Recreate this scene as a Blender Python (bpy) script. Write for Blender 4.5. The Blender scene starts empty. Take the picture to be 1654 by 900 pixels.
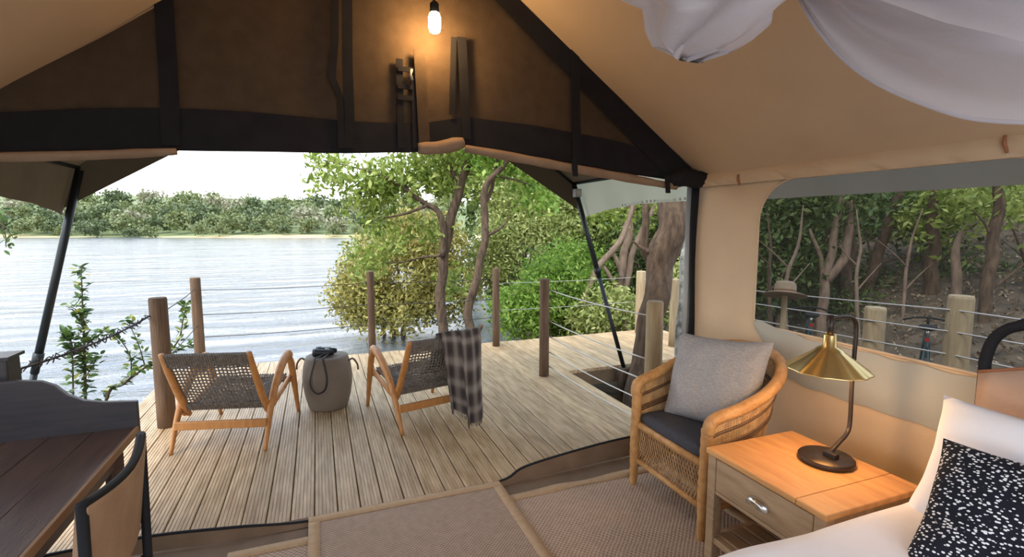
import bpy, bmesh, math, random
import numpy as np
from mathutils import Vector, Matrix, noise as mnoise
random.seed(7); RNG = np.random.default_rng(7)
PI = math.pi
SC = bpy.context.scene
COL = SC.collection

# ------------------------------------------------------------------ camera
FPX, CX, CY, HCAM = 815.0, 827.0, 450.0, 1.55
PITCH = math.atan(88 / FPX)
YAW = math.atan(315 / math.hypot(FPX, 88))
cd = bpy.data.cameras.new('camera'); cam = bpy.data.objects.new('camera', cd); COL.objects.link(cam)
cd.sensor_fit = 'HORIZONTAL'; cd.sensor_width = 36.0; cd.lens = FPX / 1654 * 36.0
cd.clip_start = 0.05; cd.clip_end = 2000
cam.location = (0, 0, HCAM); cam.rotation_euler = (PI / 2 - PITCH, 0, -YAW)
SC.camera = cam

# ------------------------------------------------------------------ sky, sun, exposure
w = bpy.data.worlds.new('sky'); SC.world = w; w.use_nodes = True
nt = w.node_tree; nt.nodes.clear()
tc = nt.nodes.new('ShaderNodeTexCoord'); sx = nt.nodes.new('ShaderNodeSeparateXYZ')
cr = nt.nodes.new('ShaderNodeValToRGB'); bg = nt.nodes.new('ShaderNodeBackground'); wo = nt.nodes.new('ShaderNodeOutputWorld')
cr.color_ramp.elements[0].position = 0.0; cr.color_ramp.elements[0].color = (1.0, 0.985, 0.955, 1)
cr.color_ramp.elements[1].position = 0.7; cr.color_ramp.elements[1].color = (0.60, 0.76, 1.0, 1)
e = cr.color_ramp.elements.new(0.16); e.color = (0.92, 0.95, 1.0, 1)
nt.links.new(tc.outputs['Generated'], sx.inputs[0]); nt.links.new(sx.outputs['Z'], cr.inputs[0])
nt.links.new(cr.outputs[0], bg.inputs['Color']); nt.links.new(bg.outputs[0], wo.inputs[0])
bg.inputs['Strength'].default_value = 2.6
sl = bpy.data.lights.new('sun', 'SUN'); sl.energy = 2.6; sl.angle = math.radians(25); sl.color = (1.0, 0.93, 0.82)
so = bpy.data.objects.new('sun', sl); COL.objects.link(so)
so.rotation_euler = (math.radians(33), 0, math.radians(-62))
SC.view_settings.view_transform = 'Standard'; SC.view_settings.look = 'None'
SC.view_settings.gamma = 1; SC.view_settings.use_curve_mapping = False
SC.view_settings.exposure = 0.45

# ------------------------------------------------------------------ pixel -> place helpers
_F = np.array([math.sin(YAW) * math.cos(PITCH), math.cos(YAW) * math.cos(PITCH), -math.sin(PITCH)])
_R = np.array([math.cos(YAW), -math.sin(YAW), 0.0]); _U = np.cross(_R, _F); _C = np.array([0, 0, HCAM])
def _ray(x, y): return _R * (x - CX) + _U * (CY - y) + _F * FPX
def onz(x, y, z=0.0): d = _ray(x, y); return Vector(_C + d * ((z - HCAM) / d[2]))
def onx(x, y, X): d = _ray(x, y); return Vector(_C + d * (X / d[0]))
def ony(x, y, Y): d = _ray(x, y); return Vector(_C + d * (Y / d[1]))
def dep(x, y, D):
    """point on the pixel's ray at forward distance D metres"""
    d = _ray(x, y); return Vector(_C + d * (D / FPX))

# ------------------------------------------------------------------ materials
MATS = {}
def mat(name, col, rough=0.7, col2=None, scale=8.0, stretch=(1, 1, 1), bump=0.0, bscale=None, metal=0.0, spec=0.5,
        rnd=0.0, detail=4.0, trans=None, sheen=0.0):
    if name in MATS: return MATS[name]
    m = bpy.data.materials.new(name); m.use_nodes = True; n = m.node_tree.nodes; L = m.node_tree.links
    b = n['Principled BSDF']; b.inputs['Roughness'].default_value = rough; b.inputs['Metallic'].default_value = metal
    b.inputs['Specular IOR Level'].default_value = spec
    b.inputs['Base Color'].default_value = (*col, 1)
    tcn = n.new('ShaderNodeTexCoord'); mp = n.new('ShaderNodeMapping'); mp.inputs['Scale'].default_value = stretch
    L.new(tcn.outputs['Object'], mp.inputs[0]); vec = mp.outputs[0]
    if rnd:
        oi = n.new('ShaderNodeObjectInfo'); va = n.new('ShaderNodeVectorMath'); va.operation = 'ADD'
        ml = n.new('ShaderNodeMath'); ml.operation = 'MULTIPLY'; ml.inputs[1].default_value = 37.0
        L.new(oi.outputs['Random'], ml.inputs[0]); L.new(vec, va.inputs[0]); L.new(ml.outputs[0], va.inputs[1]); vec = va.outputs[0]
    if col2:
        nz = n.new('ShaderNodeTexNoise'); nz.inputs['Scale'].default_value = scale; nz.inputs['Detail'].default_value = detail
        L.new(vec, nz.inputs['Vector'])
        rp = n.new('ShaderNodeValToRGB'); rp.color_ramp.elements[0].position = .32; rp.color_ramp.elements[1].position = .68
        rp.color_ramp.elements[0].color = (*col, 1); rp.color_ramp.elements[1].color = (*col2, 1)
        L.new(nz.outputs['Fac'], rp.inputs[0]); out = rp.outputs[0]
        if rnd:
            hv = n.new('ShaderNodeHueSaturation'); mr = n.new('ShaderNodeMapRange')
            mr.inputs['To Min'].default_value = 1 - rnd; mr.inputs['To Max'].default_value = 1 + rnd
            L.new(oi.outputs['Random'], mr.inputs[0]); L.new(mr.outputs[0], hv.inputs['Value']); L.new(out, hv.inputs['Color']); out = hv.outputs[0]
        L.new(out, b.inputs['Base Color'])
    if bump:
        nb = n.new('ShaderNodeTexNoise'); nb.inputs['Scale'].default_value = bscale or scale; nb.inputs['Detail'].default_value = 5
        L.new(vec, nb.inputs['Vector']); bp = n.new('ShaderNodeBump'); bp.inputs['Strength'].default_value = bump; bp.inputs['Distance'].default_value = 0.02
        L.new(nb.outputs['Fac'], bp.inputs['Height']); L.new(bp.outputs[0], b.inputs['Normal'])
    if trans:
        tr = n.new('ShaderNodeBsdfTranslucent'); tr.inputs[0].default_value = (*trans[1], 1); mx = n.new('ShaderNodeMixShader'); mx.inputs[0].default_value = trans[0]
        L.new(b.outputs[0], mx.inputs[1]); L.new(tr.outputs[0], mx.inputs[2]); L.new(mx.outputs[0], n['Material Output'].inputs[0])
    MATS[name] = m; return m

def leafmat(name, c1, c2, c3, trans=0.3):
    if name in MATS: return MATS[name]
    m = bpy.data.materials.new(name); m.use_nodes = True; n = m.node_tree.nodes; L = m.node_tree.links
    b = n['Principled BSDF']; b.inputs['Roughness'].default_value = .5; b.inputs['Specular IOR Level'].default_value = .35
    g = n.new('ShaderNodeNewGeometry'); rp = n.new('ShaderNodeValToRGB')
    rp.color_ramp.elements[0].color = (*c1, 1); rp.color_ramp.elements[1].color = (*c3, 1)
    q = rp.color_ramp.elements.new(.5); q.color = (*c2, 1)
    L.new(g.outputs['Random Per Island'], rp.inputs[0]); L.new(rp.outputs[0], b.inputs['Base Color'])
    t = n.new('ShaderNodeBsdfTranslucent'); mx = n.new('ShaderNodeMixShader'); mx.inputs[0].default_value = trans
    L.new(rp.outputs[0], t.inputs[0]); L.new(b.outputs[0], mx.inputs[1]); L.new(t.outputs[0], mx.inputs[2]); L.new(mx.outputs[0], n['Material Output'].inputs[0])
    MATS[name] = m; return m

def glow(name, col, s):
    m = bpy.data.materials.new(name); m.use_nodes = True; b = m.node_tree.nodes['Principled BSDF']
    b.inputs['Base Color'].default_value = (*col, 1); b.inputs['Emission Color'].default_value = (*col, 1); b.inputs['Emission Strength'].default_value = s
    return m

def weave_mat(name, ca, cb, sx_, sy_, rough=.85, bump=.5):
    """two-tone basket weave from a product of two sine waves in object space"""
    m = bpy.data.materials.new(name); m.use_nodes = True; n = m.node_tree.nodes; L = m.node_tree.links; b = n['Principled BSDF']
    b.inputs['Roughness'].default_value = rough; b.inputs['Specular IOR Level'].default_value = .2
    tcn = n.new('ShaderNodeTexCoord'); sp = n.new('ShaderNodeSeparateXYZ'); L.new(tcn.outputs['Object'], sp.inputs[0])
    def sine(sock, s):
        a = n.new('ShaderNodeMath'); a.operation = 'MULTIPLY'; a.inputs[1].default_value = s; L.new(sock, a.inputs[0])
        c = n.new('ShaderNodeMath'); c.operation = 'SINE'; L.new(a.outputs[0], c.inputs[0]); return c.outputs[0]
    p = n.new('ShaderNodeMath'); p.operation = 'MULTIPLY'; L.new(sine(sp.outputs[0], sx_), p.inputs[0]); L.new(sine(sp.outputs[1], sy_), p.inputs[1])
    nz = n.new('ShaderNodeTexNoise'); nz.inputs['Scale'].default_value = 30; L.new(tcn.outputs['Object'], nz.inputs['Vector'])
    ad = n.new('ShaderNodeMath'); ad.operation = 'ADD'; L.new(p.outputs[0], ad.inputs[0]); L.new(nz.outputs['Fac'], ad.inputs[1])
    mr = n.new('ShaderNodeMapRange'); mr.inputs['From Min'].default_value = -.4; mr.inputs['From Max'].default_value = 1.3; L.new(ad.outputs[0], mr.inputs[0])
    mx = n.new('ShaderNodeMix'); mx.data_type = 'RGBA'; mx.inputs['A'].default_value = (*ca, 1); mx.inputs['B'].default_value = (*cb, 1)
    L.new(mr.outputs[0], mx.inputs['Factor']); L.new(mx.outputs['Result'], b.inputs['Base Color'])
    bp = n.new('ShaderNodeBump'); bp.inputs['Strength'].default_value = bump; bp.inputs['Distance'].default_value = .003
    L.new(ad.outputs[0], bp.inputs['Height']); L.new(bp.outputs[0], b.inputs['Normal']); MATS[name] = m; return m

# ------------------------------------------------------------------ mesh builder
class MB:
    def __init__(s): s.v = []; s.f = []
    def add(s, vs, fs):
        o = len(s.v); s.v += [tuple(p) for p in vs]; s.f += [tuple(i + o for i in q) for q in fs]; return s
    def box(s, c, d, rot=None):
        x, y, z = d[0] / 2, d[1] / 2, d[2] / 2
        P = [Vector((a * x, b * y, q * z)) for q in (-1, 1) for b in (-1, 1) for a in (-1, 1)]
        if rot is not None: P = [rot @ p for p in P]
        P = [p + Vector(c) for p in P]
        return s.add(P, [(0, 2, 3, 1), (4, 5, 7, 6), (0, 1, 5, 4), (2, 6, 7, 3), (1, 3, 7, 5), (0, 4, 6, 2)])
    def tube(s, pts, r, n=8, flat=1.0, up=Vector((0, 0, 1)), cap=True):
        pts = [Vector(p) for p in pts]; N = len(pts)
        rr = r if isinstance(r, (list, tuple)) else [r] * N
        V = []; Fc = []
        prev = None
        for i, p in enumerate(pts):
            t = (pts[min(i + 1, N - 1)] - pts[max(i - 1, 0)])
            if t.length < 1e-9: t = Vector((0, 0, 1))
            t.normalize()
            if prev is None:
                a = t.cross(up)
                if a.length < 1e-3: a = t.cross(Vector((1, 0, 0)))
            else: a = prev - t * prev.dot(t)
            a.normalize(); prev = a; b = t.cross(a)
            for k in range(n):
                g = 2 * PI * k / n
                V.append(p + a * (math.cos(g) * rr[i]) + b * (math.sin(g) * rr[i] * flat))
        for i in range(N - 1):
            for k in range(n):
                Fc.append((i * n + k, i * n + (k + 1) % n, (i + 1) * n + (k + 1) % n, (i + 1) * n + k))
        if cap: Fc.append(tuple(reversed(range(n)))); Fc.append(tuple((N - 1) * n + k for k in range(n)))
        return s.add(V, Fc)
    def lathe(s, prof, c=(0, 0, 0), n=32, cap=True):
        V = []; Fc = []; N = len(prof)
        for r, z in prof:
            for k in range(n):
                g = 2 * PI * k / n; V.append((c[0] + r * math.cos(g), c[1] + r * math.sin(g), c[2] + z))
        for i in range(N - 1):
            for k in range(n): Fc.append((i * n + k, i * n + (k + 1) % n, (i + 1) * n + (k + 1) % n, (i + 1) * n + k))
        if cap: Fc.append(tuple(reversed(range(n)))); Fc.append(tuple((N - 1) * n + k for k in range(n)))
        return s.add(V, Fc)
    def grid(s, fn, nu, nv):
        V = [fn(i / nu, j / nv) for j in range(nv + 1) for i in range(nu + 1)]; W = nu + 1
        return s.add(V, [(j * W + i, j * W + i + 1, (j + 1) * W + i + 1, (j + 1) * W + i) for j in range(nv) for i in range(nu)])
    def prism(s, outline, ext):
        n = len(outline); A = [Vector(p) for p in outline]; B = [p + Vector(ext) for p in A]
        return s.add(A + B, [tuple(reversed(range(n))), tuple(range(n, 2 * n))] + [(i, (i + 1) % n, n + (i + 1) % n, n + i) for i in range(n)])
    def build(s, name, m, parent=None, smooth=False, loc=None, bevel=0, solid=0, sub=0):
        me = bpy.data.meshes.new(name); me.from_pydata(s.v, [], s.f); me.update()
        return link(name, me, m, parent, smooth, loc, bevel, solid, sub)

def link(name, me, m, parent=None, smooth=False, loc=None, bevel=0, solid=0, sub=0):
    bm = bmesh.new(); bm.from_mesh(me); bmesh.ops.recalc_face_normals(bm, faces=bm.faces); bm.to_mesh(me); bm.free()
    o = bpy.data.objects.new(name, me); COL.objects.link(o); me.materials.append(m)
    if smooth:
        for p in me.polygons: p.use_smooth = True
    if parent: o.parent = parent
    if loc is not None: o.location = loc
    if solid: q = o.modifiers.new('s', 'SOLIDIFY'); q.thickness = solid; q.offset = 0
    if bevel: q = o.modifiers.new('b', 'BEVEL'); q.width = bevel; q.segments = 2; q.limit_method = 'ANGLE'
    if sub: q = o.modifiers.new('u', 'SUBSURF'); q.levels = sub; q.render_levels = sub
    return o
def tag(o, label=None, cat=None, group=None, kind=None):
    if label: o['label'] = label
    if cat: o['category'] = cat
    if group: o['group'] = group
    if kind: o['kind'] = kind
    return o
def thing(name, label, cat, loc=(0, 0, 0), rz=0, group=None):
    o = bpy.data.objects.new(name, None); COL.objects.link(o); o.location = loc; o.rotation_euler = (0, 0, rz); o.empty_display_size = .1
    return tag(o, label, cat, group)
def copy_tree(o, parent=None):
    c = o.copy(); COL.objects.link(c)
    if parent: c.parent = parent
    for ch in o.children: copy_tree(ch, c)
    return c
def smoothpath(P, k=6):
    P = [Vector(p) for p in P]; out = []
    Q = [P[0] * 2 - P[1]] + P + [P[-1] * 2 - P[-2]]
    for i in range(1, len(Q) - 2):
        a, b, c, d = Q[i - 1:i + 3]
        for j in range(k):
            t = j / k
            out.append(.5 * ((2 * b) + (c - a) * t + (2 * a - 5 * b + 4 * c - d) * t * t + (3 * b - a - 3 * c + d) * t ** 3))
    return out + [P[-1]]
def lerpr(R, k=6):
    out = []
    for a, b in zip(R[:-1], R[1:]): out += [a + (b - a) * j / k for j in range(k)]
    return out + [R[-1]]
def nz(x, y, z=0): return mnoise.noise(Vector((x, y, z)))

def leaves(name, C, size, m, parent=None, droop=.2, width=.42, seed=1, origin=(0, 0, 0)):
    """one mesh of folded leaf blades at points C (N,3)"""
    r = np.random.default_rng(seed); C = np.asarray(C, float) - np.array(origin); N = len(C)
    d = r.normal(size=(N, 3)); d[:, 2] -= droop; d /= np.linalg.norm(d, axis=1)[:, None]
    q = r.normal(size=(N, 3)); s = np.cross(d, q); s /= np.linalg.norm(s, axis=1)[:, None] + 1e-9
    nn = np.cross(s, d); L = (size * r.uniform(.6, 1.25, N))[:, None]
    V = np.empty((N, 4, 3)); V[:, 0] = C - d * L * .5; V[:, 2] = C + d * L * .5
    V[:, 1] = C + s * L * width * .5 + nn * L * .08; V[:, 3] = C - s * L * width * .5 + nn * L * .08
    me = bpy.data.meshes.new(name); me.vertices.add(N * 4); me.vertices.foreach_set('co', V.reshape(-1))
    me.loops.add(N * 6); b = (np.arange(N) * 4)[:, None]
    me.loops.foreach_set('vertex_index', (b + np.array([0, 1, 2, 0, 2, 3])).reshape(-1).astype(np.int32))
    me.polygons.add(N * 2); me.polygons.foreach_set('loop_start', (np.arange(N * 2) * 3).astype(np.int32))
    try: me.polygons.foreach_set('loop_total', np.full(N * 2, 3, np.int32))
    except Exception: pass
    me.update(calc_edges=True); me.validate()
    o = bpy.data.objects.new(name, me); COL.objects.link(o); me.materials.append(m)
    if parent: o.parent = parent
    o['kind'] = 'stuff'
    return o
def blob(c, r, n, rng=RNG, shell=.55):
    d = rng.normal(size=(n, 3)); d /= np.linalg.norm(d, axis=1)[:, None]
    rad = (shell + (1 - shell) * rng.random(n)) ; return np.array(c) + d * rad[:, None] * np.array(r)
def clumps(c, r, nclump, per, cr_, rng=RNG, shell=.5):
    cs = blob(c, r, nclump, rng, shell); return np.concatenate([q + rng.normal(size=(per, 3)) * cr_ for q in cs])

# ------------------------------------------------------------------ palette
M_tan = mat('tan_canvas', (.60, .44, .285), .9, (.64, .475, .31), 3, bump=.12, bscale=500, spec=.1)
M_tan2 = mat('tan_canvas_wall', (.58, .43, .285), .9, (.62, .47, .315), 4, bump=.5, bscale=5, spec=.1)
M_brown = mat('brown_canvas', (.075, .050, .032), .9, (.09, .062, .040), 14, bump=.3, bscale=400, spec=.1)
M_dark = mat('dark_canvas_hem', (.016, .015, .017), .85, (.022, .020, .022), 9, spec=.15)
M_black = mat('black_webbing', (.012, .012, .014), .7, spec=.25)
M_roll = mat('beige_rolled_canvas', (.30, .20, .13), .9, (.36, .25, .165), 10, bump=.4, bscale=20, spec=.1)
M_olive = mat('olive_flysheet', (.06, .045, .03), .85, (.075, .056, .038), 6, spec=.1, trans=(.08, (.16, .11, .06)))
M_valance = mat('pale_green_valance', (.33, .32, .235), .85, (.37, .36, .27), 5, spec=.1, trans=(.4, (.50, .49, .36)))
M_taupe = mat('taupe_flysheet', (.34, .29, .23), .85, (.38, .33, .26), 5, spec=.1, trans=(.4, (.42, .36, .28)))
M_flap = mat('grey_window_flap', (.36, .355, .31), .8, (.40, .39, .34), 4, bump=.2, bscale=6, spec=.2)
M_steel = mat('dark_green_steel', (.012, .015, .015), .45, spec=.35)
M_post = mat('pine_post', (.085, .048, .026), .85, (.15, .09, .05), 5, (6, 6, .6), bump=.5, bscale=18, rnd=.3)
M_pale = mat('pale_post', (.29, .21, .115), .85, (.40, .31, .185), 6, (6, 6, .7), bump=.4, bscale=18, rnd=.15)
M_wire = mat('galvanised_wire', (.50, .47, .43), .45, metal=.6)
M_barb = mat('rusty_barbed_wire', (.05, .042, .04), .7, metal=.3)
M_bark = mat('grey_brown_bark', (.05, .029, .016), .95, (.135, .086, .05), 7, (3, 3, .8), bump=1.0, bscale=16)
M_bark2 = mat('pale_bark', (.14, .092, .06), .95, (.26, .18, .125), 5, (3, 3, .8), bump=.7, bscale=14)
M_lichen = mat('lichen_bark', (.10, .095, .08), .95, (.36, .36, .32), 14, bump=.8, bscale=22)
M_teak = mat('teak', (.40, .165, .045), .45, (.52, .235, .07), 5, (8, 8, 1), bump=.08, bscale=30)
M_cord = mat('grey_woven_cord', (.12, .10, .085), .9, (.24, .205, .17), 60, bump=.3)
M_concrete = mat('taupe_concrete', (.16, .125, .095), .8, (.21, .17, .13), 3, bump=.12, bscale=40)
M_rope = mat('brown_rope', (.12, .09, .06), .9)
M_cane = mat('honey_cane', (.42, .20, .06), .5, (.58, .31, .11), 22, bump=.35, bscale=60)
M_cane2 = mat('cane_strip', (.36, .19, .07), .55, (.58, .35, .15), 25, (1, 1, .4), bump=.2, bscale=60)
M_caned = mat('dark_cane_band', (.11, .052, .02), .6, (.18, .09, .035), 30)
M_seat = mat('charcoal_cushion', (.035, .036, .045), .85, (.05, .05, .062), 80, bump=.2, bscale=300)
M_linen = mat('grey_linen', (.29, .275, .27), .95, (.39, .375, .37), 60, (1, 3, 1), bump=.3, bscale=150, spec=.1)
M_oak = mat('oak_top', (.50, .235, .075), .5, (.64, .33, .12), 4, (7, 1, 7), bump=.1, bscale=30)
M_oak2 = mat('weathered_oak', (.30, .19, .10), .6, (.42, .28, .16), 5, (7, 1.2, 7), bump=.15, bscale=30)
M_oakd = mat('shaded_oak_slats', (.22, .13, .065), .6, (.29, .175, .09), 5, (7, 1.2, 7))  # same oak as the table, darkened in colour for shade on the low shelf
M_chrome = mat('satin_nickel', (.62, .62, .60), .25, metal=1)
M_brass = mat('brushed_brass', (.68, .52, .22), .28, (.74, .58, .27), 20, metal=1)
M_bronze = mat('dark_bronze', (.045, .03, .022), .4, metal=.5)
M_sheet = mat('white_cotton', (.80, .775, .80), .9, (.84, .82, .84), 6, bump=.25, bscale=7, spec=.1)
M_net = mat('white_netting', (.82, .81, .86), .95, (.87, .86, .91), 5, bump=.1, bscale=90, spec=.05, trans=(.3, (.8, .78, .85)))
M_leather = mat('tan_leather', (.36, .245, .18), .6, (.42, .29, .215), 6, bump=.12, bscale=60)
M_piping = mat('brown_leather_piping', (.30, .12, .055), .55)
M_hide = mat('saddle_hide', (.30, .175, .095), .6, (.40, .25, .15), 7, bump=.2, bscale=40)
M_desk = mat('dark_mahogany', (.058, .034, .026), .38, (.10, .057, .042), 5, (9, 1, 9), bump=.08, bscale=30)
M_desk2 = mat('slate_stained_side', (.030, .028, .032), .42, (.05, .043, .046), 6, (1, 9, 9))
M_edge = mat('worn_mahogany_edge', (.26, .14, .065), .5, (.32, .18, .09), 8)
M_plank = mat('ribbed_pine_deck', (.34, .215, .10), .5, (.56, .40, .235), 4.5, (7, .9, 7), bump=.18, bscale=30, rnd=.14, spec=.5)
M_beam = mat('deck_beam', (.14, .085, .045), .85, (.2, .13, .07), 6)
M_sand = mat('far_bank_sand', (.46, .33, .18), 1, (.40, .36, .16), .08)
M_soil = mat('leaf_litter_soil', (.035, .026, .017), 1, (.13, .095, .06), 3.2, bump=.8, bscale=9)
M_hill = mat('far_hill_scrub', (.10, .13, .04), 1, (.17, .19, .07), .25)
M_grass = leafmat('bank_grass', (.12, .26, .04), (.2, .34, .07), (.32, .36, .12))
M_binoc = mat('black_rubber', (.012, .014, .015), .5)
M_plastic = mat('grey_plastic_box', (.36, .36, .34), .6)
M_sisal = weave_mat('sisal_weave', (.24, .165, .12), (.50, .38, .29), 330, 330)
M_sisal2 = weave_mat('sisal_rug_weave', (.29, .20, .145), (.55, .42, .32), 260, 260)
M_bind = mat('rug_binding', (.42, .28, .155), .85, (.47, .32, .19), 30, bump=.2, bscale=120)
M_ground = mat('groundsheet', (.15, .095, .055), .8, (.19, .125, .075), 7, bump=.3, bscale=12)

# leaves
LF_mid = leafmat('mid_green_leaf', (.12, .18, .025), (.26, .33, .055), (.46, .50, .14), .35)
LF_yel = leafmat('olive_gold_leaf', (.15, .145, .035), (.36, .32, .08), (.56, .47, .15), .3)
LF_dark = leafmat('deep_green_leaf', (.035, .065, .015), (.08, .125, .028), (.17, .21, .06), .3)
LF_bright = leafmat('fresh_green_leaf', (.10, .20, .025), (.23, .37, .05), (.42, .52, .12), .4)
LF_mix = leafmat('mixed_bush_leaf', (.14, .18, .04), (.31, .35, .09), (.52, .52, .21), .35)
LF_far = leafmat('far_scrub_leaf', (.10, .13, .045), (.165, .195, .07), (.25, .26, .11), .15)
LF_far2 = leafmat('far_pale_scrub_leaf', (.21, .21, .12), (.28, .27, .16), (.34, .32, .21), .15)
LF_far3 = leafmat('far_deep_scrub_leaf', (.06, .085, .035), (.10, .13, .05), (.15, .18, .075), .15)
LF_plant = leafmat('young_shrub_leaf', (.05, .09, .02), (.11, .17, .03), (.30, .30, .07), .3)

# ================================================================== THE SETTING
WZ = -1.0                                   # river level, deck top is 0
XL, XR, YF, YB, ZE, XRG, ZR = -1.55, 2.43, 2.80, -1.0, 1.87, .44, 3.29  # YB: tent cut short and left open behind the camera to admit daylight
FW = Vector((math.sin(YAW), math.cos(YAW), 0)); RT = Vector((math.cos(YAW), -math.sin(YAW), 0))

# ---- river
def water_mat():
    m = bpy.data.materials.new('river_water'); m.use_nodes = True; n = m.node_tree.nodes; L = m.node_tree.links; b = n['Principled BSDF']
    b.inputs['Base Color'].default_value = (.11, .12, .13, 1); b.inputs['Roughness'].default_value = .10; b.inputs['IOR'].default_value = 1.33
    tcn = n.new('ShaderNodeTexCoord'); rot = n.new('ShaderNodeMapping'); rot.inputs['Rotation'].default_value = (0, 0, YAW - .05); rot.inputs['Scale'].default_value = (.28, 1.0, 1)
    L.new(tcn.outputs['Object'], rot.inputs[0])
    a = n.new('ShaderNodeTexNoise'); a.inputs['Scale'].default_value = 1.1; a.inputs['Detail'].default_value = 7; a.inputs['Roughness'].default_value = .6; a.inputs['Distortion'].default_value = .6
    L.new(rot.outputs[0], a.inputs['Vector'])
    c = n.new('ShaderNodeTexNoise'); c.inputs['Scale'].default_value = .16; c.inputs['Detail'].default_value = 4; L.new(rot.outputs[0], c.inputs['Vector'])
    s = n.new('ShaderNodeMath'); s.operation = 'MULTIPLY_ADD'; s.inputs[1].default_value = 2.5; L.new(c.outputs['Fac'], s.inputs[0]); L.new(a.outputs['Fac'], s.inputs[2])
    bp = n.new('ShaderNodeBump'); bp.inputs['Strength'].default_value = .5; bp.inputs['Distance'].default_value = .26
    L.new(s.outputs[0], bp.inputs['Height']); L.new(bp.outputs[0], b.inputs['Normal']); return m
river = MB().add([(-600, -200, WZ), (500, -200, WZ), (500, 700, WZ), (-600, 700, WZ)], [(0, 1, 2, 3)]).build('river_water', water_mat())
tag(river, kind='structure')

# ---- near bank: land to the right of this shoreline
SHORE = [(-2.0, -60), (-2.0, 3.0), (-1.75, 5.6), (-.2, 6.55), (1.4, 7.4), (3.2, 8.6), (5.0, 12), (8, 18), (14, 30), (26, 60), (60, 160)]
def shore_d(x, y):
    best = 1e9; sgn = 1
    for (ax, ay), (bx, by) in zip(SHORE[:-1], SHORE[1:]):
        dx, dy = bx - ax, by - ay; t = max(0, min(1, ((x - ax) * dx + (y - ay) * dy) / (dx * dx + dy * dy)))
        px, py = ax + dx * t, ay + dy * t; d = math.hypot(x - px, y - py)
        if d < best: best = d; sgn = 1 if dx * (y - ay) - dy * (x - ax) < 0 else -1
    return best * sgn
def ground_z(x, y):
    d = shore_d(x, y)
    z = WZ + (.45 * (1 - math.exp(-max(d, 0) * .9)) if d > 0 else d * .35)
    hx = x - 6.5 + .12 * max(0, y - 6)
    if d > 0 and hx > 0: z += min(.36 * hx, 6) * min(1, d / 4)
    if d > 0: z += .06 * nz(x * .8, y * .8)
    return z
xs = [-6, -4, -3] + [-2.5 + .4 * i for i in range(50)] + [19, 22, 26, 32, 40, 55, 80]
ys = [-40, -20, -10, -6] + [-4 + .5 * i for i in range(60)] + [28, 32, 38, 46, 60, 90, 140]
bank = MB(); bank.v = [(x, y, ground_z(x, y)) for y in ys for x in xs]; W = len(xs)
bank.f = [(j * W + i, j * W + i + 1, (j + 1) * W + i + 1, (j + 1) * W + i) for j in range(len(ys) - 1) for i in range(W - 1)]
tag(bank.build('river_bank', M_soil, smooth=True), kind='structure')

# ---- far bank
def far_z(D, s):
    t = max(0, D - 92); return WZ - .6 + min(t * .25, 1.1) + max(0, D - 100) * .075 * (1 - .0016 * (s + 90)) + 1.2 * nz(D * .02, s * .02)
fb = MB()
Ds = [86, 90, 93, 96, 100, 110, 125, 145, 170, 200, 240, 300]
Ss = [-330 + 15 * i for i in range(40)]
fb.v = [tuple(FW * (D + 3 * nz(s * .03, 1)) + RT * s + Vector((0, 0, far_z(D, s)))) for D in Ds for s in Ss]; W = len(Ss)
fb.f = [(j * W + i, j * W + i + 1, (j + 1) * W + i + 1, (j + 1) * W + i) for j in range(len(Ds) - 1) for i in range(W - 1)]
cut = 4 * (W - 1); hillm = MB(); hillm.v = list(fb.v); hillm.f = fb.f[cut:]; fb.f = fb.f[:cut]
tag(fb.build('far_bank', M_sand, smooth=True), kind='structure'); tag(hillm.build('far_hill', M_hill, smooth=True), kind='structure')

# ---- tent floor, walls, roof
fl = MB().box((.44, (YB + YF - .05) / 2, -.03), (XR - XL, YF - .05 - YB, .06)).build('floor', M_ground); tag(fl, kind='structure')
def roof_z(x): return ZR - abs(x - XRG) * (ZR - ZE) / (XR - XRG)
def roof_pt(u, v):
    x = XL + u * (XR - XL); y = YB + v * (YF + .02 - YB)
    side = abs(x - XRG) / (XR - XRG)
    z = roof_z(x) - .05 * math.sin(side * PI) * math.sin(v * PI) + .006 * nz(x * 3, y * 2)
    return (x, y, z)
tag(MB().grid(roof_pt, 40, 30).build('ceiling', M_tan, smooth=True), kind='structure')

# right wall with the rounded mesh window
def rrect(y0, y1, z0, z1, radii, n=8):
    """outline in (y,z), corners: (y0,z0),(y1,z0),(y1,z1),(y0,z1)"""
    P = []
    for (cy_, cz_, a0, r) in ((y0 + radii[0], z0 + radii[0], PI, radii[0]), (y1 - radii[1], z0 + radii[1], 1.5 * PI, radii[1]), (y1 - radii[2], z1 - radii[2], 0, radii[2]), (y0 + radii[3], z1 - radii[3], .5 * PI, radii[3])):
        for k in range(n + 1):
            a = a0 + k / n * PI / 2; P.append((cy_ + r * math.cos(a), cz_ + r * math.sin(a)))
    return P
def wall_with_hole(name, X, hole, m, sgn):
    bm = bmesh.new()
    outer = [(YB, 0), (YF, 0), (YF, ZE), (YB, ZE)]; dense = []
    for (a, b), (c, d) in zip(outer, outer[1:] + outer[:1]):
        for k in range(14): dense.append((a + (c - a) * k / 14, b + (d - b) * k / 14))
    def loop(P):
        vs = [bm.verts.new((X, y, z)) for y, z in P]; return [bm.edges.new((vs[i], vs[(i + 1) % len(vs)])) for i in range(len(vs))]
    E = loop(dense) + loop(hole)
    bmesh.ops.triangle_fill(bm, use_beauty=True, edges=E)
    me = bpy.data.meshes.new(name); bm.to_mesh(me); bm.free()
    o = link(name, me, m); o['kind'] = 'structure'; return o
HOLE = rrect(.93, 2.27, .955, 1.80, (.10, .03, .24, .20))
wall_r = wall_with_hole('wall_right', XR, HOLE, M_tan2, 1)
HOLE_L = rrect(-.85, 2.45, .80, 1.78, (.15,) * 4)  # unseen window opening, added to let more daylight into the tent
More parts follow.
